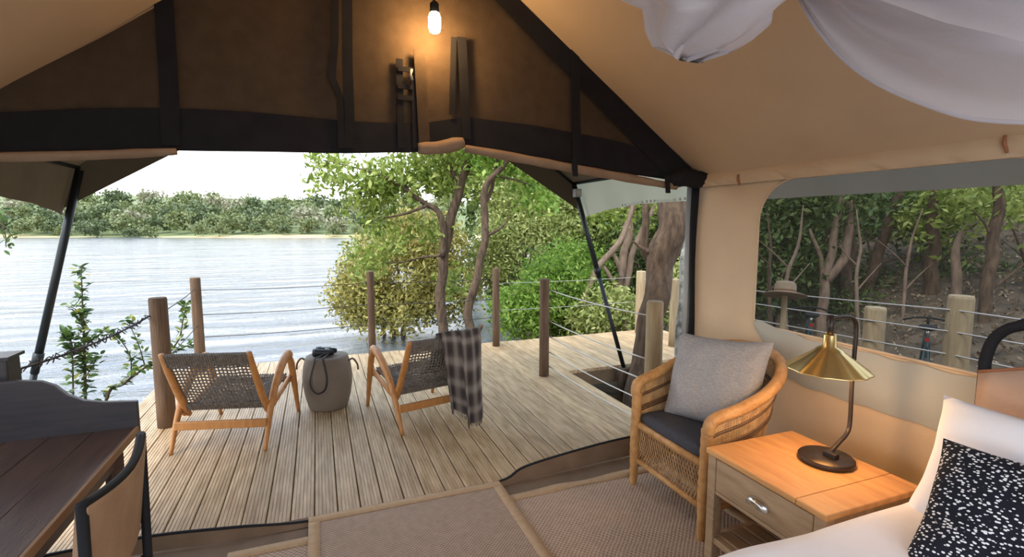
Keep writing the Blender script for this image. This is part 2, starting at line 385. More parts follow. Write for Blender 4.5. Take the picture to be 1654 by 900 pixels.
wall_l = wall_with_hole('wall_left', XL, HOLE_L, M_tan2, -1)
# window: mesh screen + hem + lower grey flap
def screen_mat():
    m = bpy.data.materials.new('insect_mesh'); m.use_nodes = True; n = m.node_tree.nodes; L = m.node_tree.links; n.remove(n['Principled BSDF'])
    d = n.new('ShaderNodeBsdfDiffuse'); d.inputs[0].default_value = (.03, .032, .03, 1); t = n.new('ShaderNodeBsdfTransparent'); mx = n.new('ShaderNodeMixShader'); mx.inputs[0].default_value = .60
    L.new(t.outputs[0], mx.inputs[1]); L.new(d.outputs[0], mx.inputs[2]); L.new(mx.outputs[0], n['Material Output'].inputs[0]); return m
win = bpy.data.objects.new('window_1', None); COL.objects.link(win); win['kind'] = 'structure'
sc = MB(); n_ = len(HOLE); sc.add([(XR + .004, y, z) for y, z in HOLE], [tuple(range(n_))]); sc.build('insect_screen', screen_mat(), win)
hem = MB(); hem.tube([(XR - .002, y, z) for y, z in HOLE] + [(XR - .002, *HOLE[0])], .007, 6, cap=False); hem.build('window_hem', M_tan2, win, True)
def flap(u, v):
    y = 2.24 - u * 1.33; top = .985 - .045 * min(1, u * 4) + .004 * math.sin(u * 40)
    z = top - v * .26 * min(1, .25 + u * 5); x = XR - .012 - .012 * math.sin(v * PI) - .006 * nz(u * 9, v * 3)
    return (x, y, z)
tag(MB().grid(flap, 40, 8).build('window_flap', M_flap, win, True), 'grey canvas window flap hanging below the mesh')
# gathered canvas strip along the eave
def gather(u, v):
    y = YF - .01 - u * (YF - YB - .1); z = ZE + .01 - v * .085
    x = XR - .008 - .03 * math.sin(v * PI) * (.4 + 1.1 * abs(nz(y * 13 + v * 2.5, 3))) - .022 * v * (.5 + nz(y * 20 + v * 3, 1))
    return (x, y, z)
tag(MB().grid(gather, 220, 6).build('trim_1', M_tan2, smooth=True), kind='structure')
for (px, py) in ((1192, 290), (1622, 232)):
    p = onx(px, py, XR - .03); q = MB().tube([p + Vector((0, 0, .03)), p, p - Vector((0, .012, .035))], [.006, .008, .005], 6)
    tag(q.build('wall_toggle', M_piping, smooth=True), ['small brown leather toggle on the eave seam near the tent corner', 'small brown leather toggle on the eave seam above the window'][px > 1400], 'toggle')

# front gable wall above the opening
bot_px = [(-60, 246), (0, 246), (150, 243), (290, 244), (400, 245), (560, 248), (680, 246), (750, 236), (850, 252), (930, 268), (1020, 282), (1090, 292), (1140, 296)]
bot = [ony(x, y, YF) for x, y in bot_px]
bot[0].x = XL
def botz(x):
    for a, b in zip(bot[:-1], bot[1:]):
        if a.x <= x <= b.x: return a.z + (b.z - a.z) * (x - a.x) / max(1e-6, b.x - a.x)
    return bot[-1].z if x > bot[-1].x else bot[0].z
gable = bpy.data.objects.new('wall_front', None); COL.objects.link(gable); gable['kind'] = 'structure'
def gpt(u, v, dy=0):
    x = XL + u * (XR - XL); zb = botz(x); zt = roof_z(x) + .01
    z = zb + (max(zt, zb + .002) - zb) * v
    return (x, YF + dy + .012 * nz(x * 4, z * 1.5), z)
MB().grid(gpt, 70, 24).build('gable_panel', M_brown, gable, True)
def hemband(u, v):
    x = XL + u * (XR - XL); hgt = .17 - .02 * math.sin(x * 3)
    return (x, YF - .02 + .004 * nz(x * 8, v), botz(x) + v * hgt)
MB().grid(hemband, 70, 3).build('hem_band', M_dark, gable, True)
for s in (1,):                                      # dark band under the roof slopes
    def sb(u, v, s=s):
        x = XRG + s * (u * (XR - XRG - .0)); z = roof_z(x) - .004 - v * (.10 + .12 * u)
        return (x, YF - .025, max(z, botz(x)))
    MB().grid(sb, 30, 3).build('slope_band', M_dark, gable, True)
def gp(px, py, dy=-.03): return ony(px, py, YF + dy)
def strap(pts, wd, m=M_dark, name='strap', dy=-.03):
    P = [gp(x, y, dy) for x, y in pts]; k = MB(); V = []; n = len(P)
    for p in P: V += [(p.x - wd / 2, p.y, p.z), (p.x + wd / 2, p.y, p.z)]
    k.add(V, [(2 * i, 2 * i + 1, 2 * i + 3, 2 * i + 2) for i in range(n - 1)])
    return k.build(name, m, gable, solid=.006)
strap([(262, -40), (268, 60), (273, 140), (276, 235)], .075)
strap([(541, -60), (541, 60), (536, 125), (550, 160), (552, 240)], .035); strap([(560, -60), (561, 100), (566, 240)], .05)
strap([(645, 95), (646, 160), (648, 240)], .035); strap([(677, 80), (682, 160), (686, 240)], .06, M_brown, dy=-.045); strap([(669, 125), (671, 240)], .03)
strap([(733, 60), (731, 130), (730, 185)], .03); strap([(746, 60), (750, 150), (754, 225)], .05)
strap([(929, 60), (930, 160), (932, 275)], .055, M_black)
for yy in (112, 140, 158): strap([(655, yy - 4), (655, yy + 4)], .08, name='zip_rung', dy=-.04)
MB().tube([gp(665, 112, -.06), gp(663, 120, -.06), gp(666, 130, -.06)], .008, 6).build('cord_toggle', M_wire, gable, True)
def roll(name, pts, r, m=M_roll, dy=-.04, seed=0):
    P = smoothpath([gp(x, y, dy) for x, y in pts], 8); R = [r * (1 + .16 * nz(p.x * 9, seed)) * (.75 + .25 * min(1, 6 * min(i, len(P) - 1 - i) / len(P))) for i, p in enumerate(P)]
    return MB().tube(P, R, 12, flat=.8).build(name, m, gable, True)
roll('rolled_door', [(752, 240), (840, 256), (930, 273), (1010, 287), (1092, 302)], .033)
roll('rolled_door', [(-40, 254), (60, 253), (170, 250), (285, 245)], .026, seed=4)
roll('rolled_door', [(676, 240), (712, 238), (748, 230)], .045, seed=7)
roll('bunched_corner', [(1082, 292), (1105, 286), (1125, 290), (1140, 285)], .075, M_black, seed=5)
for x, y in ((928, 273), (1078, 300)): strap([(x, y - 16), (x + 1, y + 12)], .035, M_black, 'tie', -.085)
# corner pole and black door edge
po = MB().tube([(XR - .035, YF + .03, 0), (XR - .035, YF + .03, ZE - .02)], .022, 12).build('corner_pole', M_plastic, gable, True)
def edge(u, v):
    return (XR - .045 + .075 * u, YF - .01 + .012 * math.sin(v * 9 + u * 2), v * (ZE - .05))
MB().grid(edge, 4, 14).build('door_edge', M_black, gable, True, solid=.012)

# threshold: groundsheet lip
thr = [(-1.55, 2.74, .05), (-.88, 2.75, .055), (-.45, 2.70, .045), (-.10, 2.68, .012), (.4, 2.69, .010), (.95, 2.70, .015), (1.15, 2.74, .06), (1.6, 2.78, .09), (1.95, 2.80, .10), (2.43, 2.82, .10)]
T = smoothpath(thr, 6)
lip = MB(); nT = len(T)
def lipf(u, v):
    p = T[min(nT - 1, int(round(u * (nT - 1))))]; d = .005 + v * .10
    return (p.x, p.y - d * (.25 + p.z * 3), p.z * (1 - v ** 1.3) + .004 + .012 * nz(p.x * 5, v * 2) * p.z * 20 * v * (1 - v))
lip.grid(lipf, nT - 1, 6); tag(lip.build('trim_2', M_ground, smooth=True), kind='structure')
wb = MB().tube([p + Vector((0, .004, .002)) for p in T], .010, 8, flat=.9); tag(wb.build('trim_3', M_black, smooth=True), kind='structure')

# ---- deck
deck = bpy.data.objects.new('deck', None); COL.objects.link(deck); deck['kind'] = 'structure'
PW, PIT, TH = .113, .119, .034
def plank_mesh(L):
    prof = [(-PW / 2, -TH), (-PW / 2, -.004), (-PW / 2 + .004, 0)]
    for k in range(1, 6):
        x = -PW / 2 + PW * k / 6
        prof += [(x - .003, 0), (x - .0015, -.003), (x + .0015, -.003), (x + .003, 0)]
    prof += [(PW / 2 - .004, 0), (PW / 2, -.004), (PW / 2, -TH)]
    k = MB().prism([(x, 0, z) for x, z in prof], (0, L, 0)); me = bpy.data.meshes.new('plank'); me.from_pydata(k.v, [], k.f); me.update()
    me.materials.append(M_plank); bm = bmesh.new(); bm.from_mesh(me); bmesh.ops.recalc_face_normals(bm, faces=bm.faces); bm.to_mesh(me); bm.free(); return me
PM = {}
def plank(x, y0, y1, jit=.0):
    L = round(y1 - y0, 2)
    if L not in PM: PM[L] = plank_mesh(L)
    o = bpy.data.objects.new('plank', PM[L]); COL.objects.link(o); o.parent = deck
    o.location = (x, y0, random.uniform(-.0015, .0015)); o.rotation_euler = (0, 0, random.uniform(-.0006, .0006)); return o
nmain = 33
for i in range(nmain):
    x = -1.50 + i * PIT + PIT / 2
    plank(x, YF - .06, 6.18 + random.choice((0, .01, .02)))
xm = -1.50 + nmain * PIT
for i in range(19): plank(xm + (i + .5) * PIT, 4.66, 6.16 + random.choice((0, .01)))
xe = xm + 19 * PIT
for y in (2.95, 3.75, 4.55, 5.35, 6.08): MB().box(((-1.5 + xm) / 2, y, -.11), (xm + 1.46, .05, .15)).build('joist', M_beam, deck)
MB().box(((xm + xe) / 2, 4.69, -.11), (xe - xm, .05, .15)).build('joist', M_beam, deck); MB().box(((xm + xe) / 2, 6.08, -.11), (xe - xm, .05, .15)).build('joist', M_beam, deck)
for x in (-1.47, xm - .04): MB().box((x, 4.47, -.11), (.04, 3.3, .15)).build('fascia_board', M_beam, deck)
for x, y in ((-1.3, 6.0), (.5, 6.0), (2.2, 6.0), (4.3, 6.0), (-1.3, 3.2), (2.2, 3.2), (2.2, 4.5), (4.3, 4.75), (.5, 4.2)):
    MB().tube([(x, y, -1.6), (x, y, -.18)], .06, 10).build('deck_pile', M_post, deck, True)

# ================================================================== FENCE
def post(x, y, h, r, m, label, z0=-.0, lean=0, group=None):
    k = MB(); P = [(lean * t, 0, z0 * 0 + h * t) for t in (0, .25, .5, .75, .985, 1)]
    R = [r * 1.03, r * 1.01, r, r * .98, r * .97, r * .9]; k.tube(P, R, 14)
    o = k.build('fence_post', m, smooth=False, loc=(x, y, z0)); 
    for p in o.data.polygons: p.use_smooth = len(p.vertices) == 4
    return tag(o, label, 'fence post', group)
post(-1.14, 4.46, 1.0, .062, M_post, 'thick brown timber post beside the woven chair without a throw')
post(-1.20, 6.02, 1.0, .05, M_post, 'dark slim timber post against the river behind the chair without a throw')
post(.56, 6.10, 1.0, .042, M_post, 'dark slender post standing behind the barrel stool against the golden bush')
post(2.08, 5.98, 1.0, .045, M_post, 'brown timber post at the river edge of the deck right of the blanket chair')
post(2.12, 4.60, 1.0, .05, M_post, 'weathered brown post carrying pale wires at the corner of the deck opening')
post(2.24, 2.97, 1.0, .062, M_pale, 'pale round post behind the rattan armchair ending the wire rail')
post(4.25, 5.97, .89, .068, M_pale, 'pale round post at the far corner of the side deck near the forked tree')
post(4.19, 5.16, .86, .06, M_pale, 'pale round post between the thick tree trunk and the tent corner')
pA = post(4.63, 2.36, 1.75, .085, M_pale, 'tall pale post beyond the window mesh next to the bicycle saddle', z0=-.75)
pB = post(4.578, 2.958, 1.57, .085, M_pale, 'short pale post seen through the window behind the brass lamp', z0=-.75)
pC = post(4.0, 3.40, 1.70, .027, M_pale, 'thin pale pole holding up a felt hat outside the window', z0=-.8)
def wire(P, r, m, label, sag=.0, group=None, barbs=False):
    Q = []
    for a, b in zip(P[:-1], P[1:]):
        a, b = Vector(a), Vector(b); n = 10
        for i in range(n + (b == Vector(P[-1]))):
            t = i / n; q = a.lerp(b, t); q.z -= sag * 4 * t * (1 - t); Q.append(q)
    k = MB().tube(Q, r, 6); o = k.build('fence_wire', m, smooth=True); tag(o, label, 'wire', group)
    if barbs:
        kb = MB(); L = 0
        for a, b in zip(Q[:-1], Q[1:]):
            for t in (.2, .6):
                c = a.lerp(b, t)
                for _ in range(2):
                    d = Vector((random.uniform(-1, 1), random.uniform(-1, 1), random.uniform(-1, 1))).normalized() * .028; kb.tube([c - d, c + d], .0035, 4)
        kb.build('barbs', m, o)['kind'] = 'stuff'
    return o
for i, z in enumerate((.89, .57, .41, .25, .10)):
    wire([(2.165, 4.60, z), (2.19, 2.97, z + .01)], .0055, M_wire, ['topmost', 'second', 'middle', 'fourth', 'lowest'][i] + ' pale wire of the rail beside the deck opening', .02)
for i, z in enumerate((.86, .60, .36)):
    wire([(-1.2, 6.07, z), (.56, 6.14, z), (2.08, 6.03, z)], .004, M_barb, ['topmost', 'middle', 'lowest'][i] + ' thin dark wire along the river edge of the deck', .015)
for i, z in enumerate((.80, .45)):
    wire([(2.08, 6.03, z), (4.25, 6.02, z)], .003, M_wire, ['upper', 'lower'][i] + ' thin wire between side deck posts before the green bushes', .01)
    wire([(4.25, 5.95, z - .02), (4.19, 5.18, z - .02)], .003, M_wire, ['upper', 'lower'][i] + ' short wire joining the two pale side deck posts', .01)
wire([(-1.2, 5.98, .88), (-1.16, 4.50, .86)], .004, M_barb, 'thin dark wire between the two posts left of the woven chair', .01)
wire([(-1.19, 4.44, .87), (-1.30, 3.5, .84), (-1.50, 2.84, .86)], .006, M_barb, 'barbed wire running from the thick brown post towards the desk', .015, barbs=True)
wire([(-1.2, 5.98, .5), (-1.16, 4.50, .48)], .004, M_barb, 'lower thin wire between the posts left of the woven chair', .01)
for i, z in enumerate((.89, .72, .54, .42)):
    wire([(4.235, 5.15, (.82, .70, .53, .41)[i]), (4.56, 2.36, z), (4.54, -3.0, z)], .0065, M_wire, ['topmost', 'second', 'third', 'lowest'][i] + ' pale wire of the fence outside the window mesh', .01)

# ================================================================== AWNING (flysheet over the veranda)
FYF, FXL, FXR, FZE, FZR = 5.0, -1.75, 2.66, 2.0, 3.52
aw = thing('awning', 'dark olive canvas awning with drooping corners over the wooden deck', 'awning', (XRG, YF, 0))
aw_loc = Vector(aw.location)
def fz(x): return FZR - abs(x - XRG) * (FZR - FZE) / ((FXR - XRG) if x > XRG else (XRG - FXL))
def abuild(k, name, m, **kw):
    k.v = [tuple(Vector(p) - aw_loc) for p in k.v]; return k.build(name, m, aw, **kw)
abuild(MB().grid(lambda u, v: (FXL + u * (FXR - FXL), YB + .2 + v * (FYF - YB - .2), fz(FXL + u * (FXR - FXL)) - .03 * math.sin(v * PI) * (1 if abs(u - .5) > .1 else .3)), 24, 16), 'roof_sheet', M_olive, smooth=True)
def frontval(s):
    xe_ = FXR if s > 0 else FXL
    def fn(u, v):
        x = XRG + (xe_ - XRG) * u; drop = .36 + .02 * math.sin(u * 5)
        return (x + s * .12 * u ** 3 * v, FYF, fz(x) + .004 - drop * v)
    return fn
for s in (-1, 1): abuild(MB().grid(frontval(s), 14, 4), 'front_valance', M_olive, smooth=True)
def VAL(y): return .29 if y < 2.7 else .27 + .11 * max(0, (y - 3.7) / 1.3) ** 1.6
def sideval(s):
    X = FXR if s > 0 else FXL
    def fn(u, v):
        y = FYF - u * (FYF - YB - .2); L = 1.95
        scal = VAL(y)
        fl_ = .05 + .07 * max(0, 1 - (FYF - y) / .8) ** 2; wv = .012 * min(1, (FYF - y) / .5)
        return (X + s * (fl_ * v + wv * math.sin(y * 14) * v), y, FZE - scal * v)
    return fn
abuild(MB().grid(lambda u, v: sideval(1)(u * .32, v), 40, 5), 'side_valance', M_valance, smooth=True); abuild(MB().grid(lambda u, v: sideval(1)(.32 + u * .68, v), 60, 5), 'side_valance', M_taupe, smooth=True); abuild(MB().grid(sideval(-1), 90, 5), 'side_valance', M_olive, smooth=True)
tr_ = MB(); 
for i in range(36):
    y = FYF - .25 - i * .055; tr_.box((FXR + .055, y, FZE - VAL(y) + .02), (.008, .016, .02)) if y < FYF - .8 else None
abuild(tr_, 'valance_stitching', M_flap)['kind'] = 'stuff'
# ridge and eave rails under the sheet
for nm, a, b in (('eave_rail', (FXR - .02, FYF - .02, FZE - .01), (FXR - .02, YF, FZE - .01)), ('eave_rail', (FXL + .02, FYF - .02, FZE - .01), (FXL + .02, YF, FZE - .01)), ('ridge_rail', (XRG, FYF - .03, FZR - .03), (XRG, YF, FZR - .03))):
    abuild(MB().tube([a, b], .016, 8), nm, M_steel, smooth=True)
abuild(MB().tube([(FXR - .03, FYF - .03, FZE - .02), (XRG + 1.2, FYF - .03, fz(XRG + 1.2) - .03)], .014, 8), 'front_rail', M_steel, smooth=True)
def apole(name, top, foot, label):
    t, f = Vector(top), Vector(foot); root = thing(name, label, 'pole', f)
    MB().tube([(0, 0, 0), (t - f) * .52], .023, 10).build('lower_tube', M_steel, root, True); MB().tube([(t - f) * .5, (t - f)], .028, 10).build('upper_tube', M_steel, root, True)
    c = (t - f) * .52; MB().tube([c, c + (t - f) * .03], .036, 10).build('collar', M_steel, root, True)
    return root
apR = apole('awning_pole', (FXR - .04, FYF - .06, FZE - .03), (3.06, 4.56, -.02), 'slim dark pole slanting down to the stump in the deck opening')
pLf = Vector((-2.52, 4.95, -1.2))
apL = apole('awning_pole', (FXL + .04, FYF - .06, FZE - .03), tuple(pLf), 'slanting dark steel pole holding the awning corner over the river')
apR_t = Vector((FXR - .04, FYF - .06, FZE - .03)) - Vector((3.06, 4.56, -.02))
bx_ = MB().box((0, 0, 0), (.075, .07, .085)).build('junction_box', M_plastic, bevel=.006, loc=Vector((3.06, 4.56, -.02)) + apR_t * .955 + Vector((-.02, -.055, .0)))
tag(bx_, 'small grey plastic box fixed at the top of the awning pole', 'box')
MB().box((0, -.036, 0), (.045, .006, .05)).build('box_cover', M_wire, bx_)
st = MB().tube([(3.06, 4.56, -.95), (3.06, 4.56, -.02), (3.06, 4.56, 0)], [.075, .07, .062], 12).build('timber_stump', M_bark, smooth=True)
tag(st, 'dark timber stump in the deck opening under the awning pole', 'stump')

# ================================================================== VEGETATION
def limb(k, pts, rad, n=8, kk=5):
    P = smoothpath(pts, kk); R = lerpr(list(rad), kk)
    P = [p + Vector((nz(p.x * 2, p.z * 3, 1), nz(p.y * 2, p.z * 3, 5), 0)) * R[i] * .5 for i, p in enumerate(P)]
    k.tube(P, R, n); return k
def tree(label, trunk, limbs, lf, lmat, lsize, bark=M_bark, name='riverside_tree', cat='tree', group=None, seed=1, droop=.3):
    """trunk / limbs: (points, radii); lf: list of leaf point arrays"""
    base = Vector(trunk[0][0]); root = thing(name, label, cat, base, 0, group)
    rel = lambda P: [Vector(p) - base for p in P]
    limb(MB(), rel(trunk[0]), trunk[1], 10).build('trunk', bark, root, True)
    k = MB(); k.build('trunk', bark, root) if False else None
    for pts, rad in limbs: limb(MB(), rel(pts), rad, 7).build('branch', bark, root, True)
    if lf is not None: leaves('foliage', np.concatenate(lf), lsize, lmat, root, seed=seed, origin=tuple(base), droop=droop)
    return root
def px_path(L, D): return [dep(x, y, D if not isinstance(D, (list, tuple)) else D[i]) for i, (x, y) in enumerate(L)]
def px_clump(x, y, D, rx, ry, n, per=14, cr_=None, rz=None, seed=None, shell=.35):
    """leaf points in an ellipsoid whose half-size is given in pixels at distance D"""
    c = dep(x, y, D); s = D / FPX
    r = np.random.default_rng(seed if seed is not None else int(x * 7 + y))
    return clumps(tuple(c), (rx * s, (rz or rx) * s, ry * s), n, per, cr_ or .12, r, shell)

# the two riverside trees
D1 = 8.6
tA = tree('leafy tree with a curved brown trunk behind the chair with the plaid throw',
     (px_path([(728, 650), (716, 530), (711, 480), (718, 410), (733, 340), (748, 290), (760, 240), (770, 150)], D1), (.095, .085, .085, .085, .08, .075, .07, .05)),
     [(px_path([(716, 415), (716, 370), (708, 342), (688, 330), (664, 312), (640, 285)], D1 - .1), (.05, .055, .05, .045, .04, .02)),
      (px_path([(690, 332), (655, 345), (620, 352), (590, 350)], D1 - .2), (.03, .022, .015, .008)),
      (px_path([(664, 312), (620, 285), (570, 270), (520, 258)], D1 - .2), (.03, .022, .014, .006)),
      (px_path([(712, 413), (680, 416), (650, 424), (615, 425)], D1 - .2), (.025, .018, .012, .006)),
      (px_path([(745, 300), (720, 260), (690, 220), (650, 160)], D1), (.04, .03, .02, .01))],
     [px_clump(x, y, D1 - .1 + dd, rx, ry, n, 12, .10) for x, y, rx, ry, n, dd in
      ((560, 285, 60, 28, 34, 0), (520, 262, 30, 14, 12, 0), (605, 325, 55, 45, 60, 0), (650, 285, 60, 50, 90, .2), (705, 280, 55, 40, 80, .3), (620, 380, 40, 30, 26, -.1), (595, 420, 45, 22, 22, 0), (690, 200, 110, 60, 110, .2), (760, 230, 60, 40, 50, .2), (770, 140, 120, 60, 90, 0), (690, 370, 35, 30, 16, .2), (735, 440, 30, 40, 14, .4))],
     LF_mid, .135, seed=3, droop=.7)
D2 = 8.0
tB = tree('slim crooked tree with a forked top standing between deck posts',
     (px_path([(768, 620), (760, 545), (757, 500), (771, 450), (780, 400), (784, 350), (783, 315), (792, 290), (812, 268), (840, 220)], D2), (.085, .075, .07, .062, .06, .058, .055, .05, .045, .03)),
     [(px_path([(781, 382), (796, 376), (812, 366), (822, 350)], D2), (.03, .025, .018, .01)),
      (px_path([(786, 325), (795, 305), (798, 280), (802, 255)], D2 + .1), (.035, .03, .028, .02)),
      (px_path([(760, 550), (772, 535), (778, 525)], D2), (.05, .045, .035)),
      (px_path([(800, 285), (830, 290), (860, 300)], D2 + .1), (.02, .015, .008))],
     [px_clump(x, y, D2 + .3, rx, ry, n, 12, .10) for x, y, rx, ry, n in ((830, 270, 60, 35, 45), (850, 200, 120, 60, 90), (800, 240, 60, 40, 40), (870, 320, 50, 26, 22))],
     LF_bright, .14, seed=5, droop=.6)
# golden bush at the water
bc = dep(650, 440, 11.6)
def bush(label, spec, lmat, lsize, seed, name='bush', stems=5, group=None, per=16):
    pts = np.concatenate([px_clump(*s_, per=per, cr_=.13, seed=seed * 31 + i, shell=.55) for i, s_ in enumerate(spec)])
    x, y, D, rx, ry, n = spec[0][:6]; c = dep(x, y, D); gz = ground_z(c.x, c.y)
    root = thing(name, label, 'bush' if name == 'bush' else 'tree', (c.x, c.y, gz - .05), 0, group)
    r = random.Random(seed); o = Vector(root.location)
    for i in range(stems):
        a = r.uniform(0, 2 * PI); rr = rx * D / FPX * r.uniform(.2, .6); top = c + Vector((math.cos(a) * rr, math.sin(a) * rr, ry * D / FPX * r.uniform(0, .6)))
        limb(MB(), [(r.uniform(-.15, .15), r.uniform(-.15, .15), 0), (top - o) * .5 + Vector((r.uniform(-.2, .2), r.uniform(-.2, .2), .1)), top - o], (.05, .035, .012), 6, 4).build('stem', M_bark2, root, True)
    pts = pts[pts[:, 2] > WZ + .02]
    leaves('foliage', pts, lsize, lmat, root, seed=seed, origin=tuple(o), droop=.2)
    return root
bush('rounded golden olive bush overhanging the river water', [(645, 445, 11.6, 95, 72, 420), (590, 475, 11.4, 52, 50, 170), (690, 390, 11.9, 66, 48, 180), (720, 470, 11.6, 55, 55, 130), (640, 500, 11.3, 85, 32, 130), (665, 365, 12, 40, 26, 50)], LF_yel, .12, 11, per=22)
bush('fresh green low bush just behind the deck corner post', [(905, 470, 9.6, 70, 62, 330), (850, 500, 9.4, 55, 40, 170), (960, 480, 9.8, 40, 50, 120), (930, 420, 10, 45, 30, 90)], LF_bright, .11, 12, per=22)
bush('pale mixed green bush rising behind the low fresh green bush', [(860, 400, 12.5, 90, 75, 380), (920, 350, 12.8, 90, 60, 280), (830, 330, 12.8, 60, 60, 160), (800, 420, 12.2, 40, 70, 130), (960, 390, 12.5, 60, 60, 160)], LF_mix, .12, 13, per=22)
bush('tall leafy green tree crown filling the gap behind the crooked trunk', [(840, 270, 14.5, 130, 75, 420), (740, 270, 15, 70, 60, 160), (960, 280, 14, 130, 80, 340), (870, 160, 15, 190, 90, 260)], LF_mid, .2, 14, name='riverside_tree')
bush('dark green thicket behind the forked pale trunks', [(1030, 400, 12, 90, 110, 420), (1100, 380, 11, 60, 110, 240), (1040, 500, 11.5, 80, 45, 160)], LF_dark, .15, 15)
bush('green undergrowth between side deck and thick trunk', [(985, 505, 8.7, 50, 34, 150), (955, 520, 8.8, 40, 22, 80), (1100, 470, 9, 45, 60, 100)], LF_mix, .11, 16)
bush('broad green tree at the river bend behind all the bushes', [(900, 420, 20, 160, 150, 520), (1010, 330, 21, 150, 150, 420), (800, 330, 22, 60, 90, 110)], LF_dark, .3, 17, name='riverside_tree')
# trees at the side deck
tree('thick rough-barked tree trunk rising through the deck opening', (px_path([(1020, 712), (1040, 590), (1055, 520), (1066, 450), (1076, 390), (1090, 330), (1108, 240), (1120, 100)], 5.3), (.155, .135, .13, .135, .15, .155, .13, .1)),
     [(px_path([(1068, 440), (1048, 415), (1040, 380), (1042, 335), (1045, 280)], 5.4), (.05, .05, .045, .035, .02)), (px_path([(1078, 430), (1098, 390), (1114, 350), (1135, 300)], 5.45), (.06, .055, .05, .04)), (px_path([(1050, 408), (1036, 400), (1022, 390)], 5.3), (.03, .02, .01))],
     [px_clump(1110, 150, 5.6, 150, 70, 60, 12, .16), px_clump(1150, 60, 6, 200, 80, 60, 12, .16)], LF_dark, .13, M_bark, seed=21)
tree('pale forked tree with bare limbs behind the far side deck post', (px_path([(1012, 575), (1012, 535), (1006, 470), (1008, 420), (1016, 370), (1022, 300)], 9.4), (.12, .105, .095, .085, .07, .04)),
     [(px_path([(1010, 470), (1020, 420), (1032, 380), (1052, 345), (1065, 310)], 9.3), (.06, .055, .05, .045, .03)), (px_path([(1006, 480), (990, 455), (975, 430)], 9.3), (.06, .05, .03)), (px_path([(940, 500), (962, 440), (990, 405), (1008, 375), (1022, 335), (1035, 290)], 8.9), (.05, .055, .055, .05, .045, .03)), (px_path([(1004, 450), (996, 420), (985, 400)], 9.2), (.05, .04, .02))],
     [px_clump(990, 340, 9.6, 60, 36, 50, 12, .14), px_clump(1040, 300, 9.6, 90, 40, 50, 12, .14)], LF_mid, .14, M_bark2, seed=22)
tree('grey lichen-spotted trunk beside the tent corner pole', (px_path([(1092, 745), (1104, 560), (1108, 480), (1112, 420), (1120, 340), (1130, 200)], 4.88), (.085, .07, .066, .064, .06, .04)), [], [px_clump(1150, 180, 5.5, 80, 50, 30, 12, .14)], LF_dark, .12, M_lichen, seed=23)
# woodland seen through the window mesh
def wtree(label, D, pts, rads, limbs=(), fol=(), bark=M_bark2, lm=LF_dark, seed=30, ls=.14):
    tree(label, (px_path(pts, D), [q * .78 for q in rads]), [(px_path(p, D), [q * .78 for q in r]) for p, r in limbs], [px_clump(*f, per=12, cr_=.16) for f in fol] or None, lm, ls, bark, 'woodland_tree', 'tree', 'trees outside the window', seed)
wtree('pale forked tree outside the window right behind the hat pole fence', 8.0, [(1326, 640), (1328, 520), (1334, 450), (1345, 390), (1358, 330), (1365, 250)], (.11, .10, .095, .075, .06, .04), [([(1332, 450), (1322, 410), (1308, 370)], (.06, .05, .03)), ([(1336, 455), (1360, 420), (1372, 370), (1370, 320)], (.1, .09, .08, .06))], [(1330, 330, 8.2, 90, 50, 60), (1300, 250, 8.4, 150, 60, 70)], seed=31)
wtree('stout grey trunk outside the window beside the pale forked tree', 8.6, [(1362, 620), (1364, 520), (1366, 460), (1372, 400), (1376, 300)], (.17, .155, .14, .11, .08), [], [(1400, 300, 9, 120, 60, 50)], M_bark, seed=32)
wtree('leaning bare trunk outside the window slanting away from the lamp', 9.0, [(1368, 570), (1392, 500), (1412, 430), (1428, 380), (1450, 320), (1475, 270)], (.14, .13, .12, .11, .09, .06), [([(1412, 430), (1440, 420), (1470, 415)], (.04, .03, .02))], [(1450, 330, 9.3, 80, 45, 50), (1500, 360, 9.4, 60, 60, 60)], M_bark, seed=33)
wtree('brown trunk outside the window behind the bicycle saddle', 8.2, [(1505, 620), (1504, 540), (1505, 460), (1506, 400), (1510, 300)], (.17, .15, .14, .12, .08), [], [(1510, 350, 8.4, 60, 50, 60), (1560, 330, 8.8, 90, 40, 60)], M_bark, lm=LF_mid, seed=34)
wtree('crooked thin pale tree outside the window with a bent top', 7.4, [(1546, 620), (1547, 500), (1544, 430), (1548, 385), (1562, 368), (1605, 350)], (.09, .085, .075, .05, .04, .02), [], [], M_bark2, seed=35)
wtree('dark straight trunk outside the window above the black bed frame', 7.0, [(1586, 600), (1592, 500), (1602, 420), (1610, 350), (1615, 250)], (.11, .10, .095, .09, .06), [([(1596, 470), (1625, 450), (1660, 420)], (.035, .03, .02)), ([(1606, 390), (1590, 360), (1570, 340)], (.03, .02, .012))], [(1600, 320, 7.4, 90, 36, 60)], M_bark, lm=LF_mid, seed=36)
bush('dark thicket outside the window beside its tan canvas edge', [(1250, 420, 8.5, 60, 90, 240), (1300, 400, 10, 80, 80, 200), (1250, 320, 9, 80, 50, 120)], LF_dark, .13, 41)
bush('deep green woodland bush outside the window behind the leaning trunk', [(1440, 380, 12, 120, 70, 280), (1560, 370, 13, 150, 60, 240), (1660, 360, 11, 90, 70, 160), (1560, 290, 13, 150, 60, 180)], LF_dark, .2, 42)
bush('bright green bush outside the window near the dark straight trunk', [(1600, 345, 11, 70, 40, 150), (1660, 310, 11, 70, 40, 90)], LF_mid, .14, 43)
bush('low scrub on the wooded slope outside the window', [(1460, 470, 10, 90, 36, 130), (1620, 440, 10, 60, 40, 110), (1400, 500, 9, 60, 40, 90)], LF_dark, .12, 44)
rs = random.Random(77)
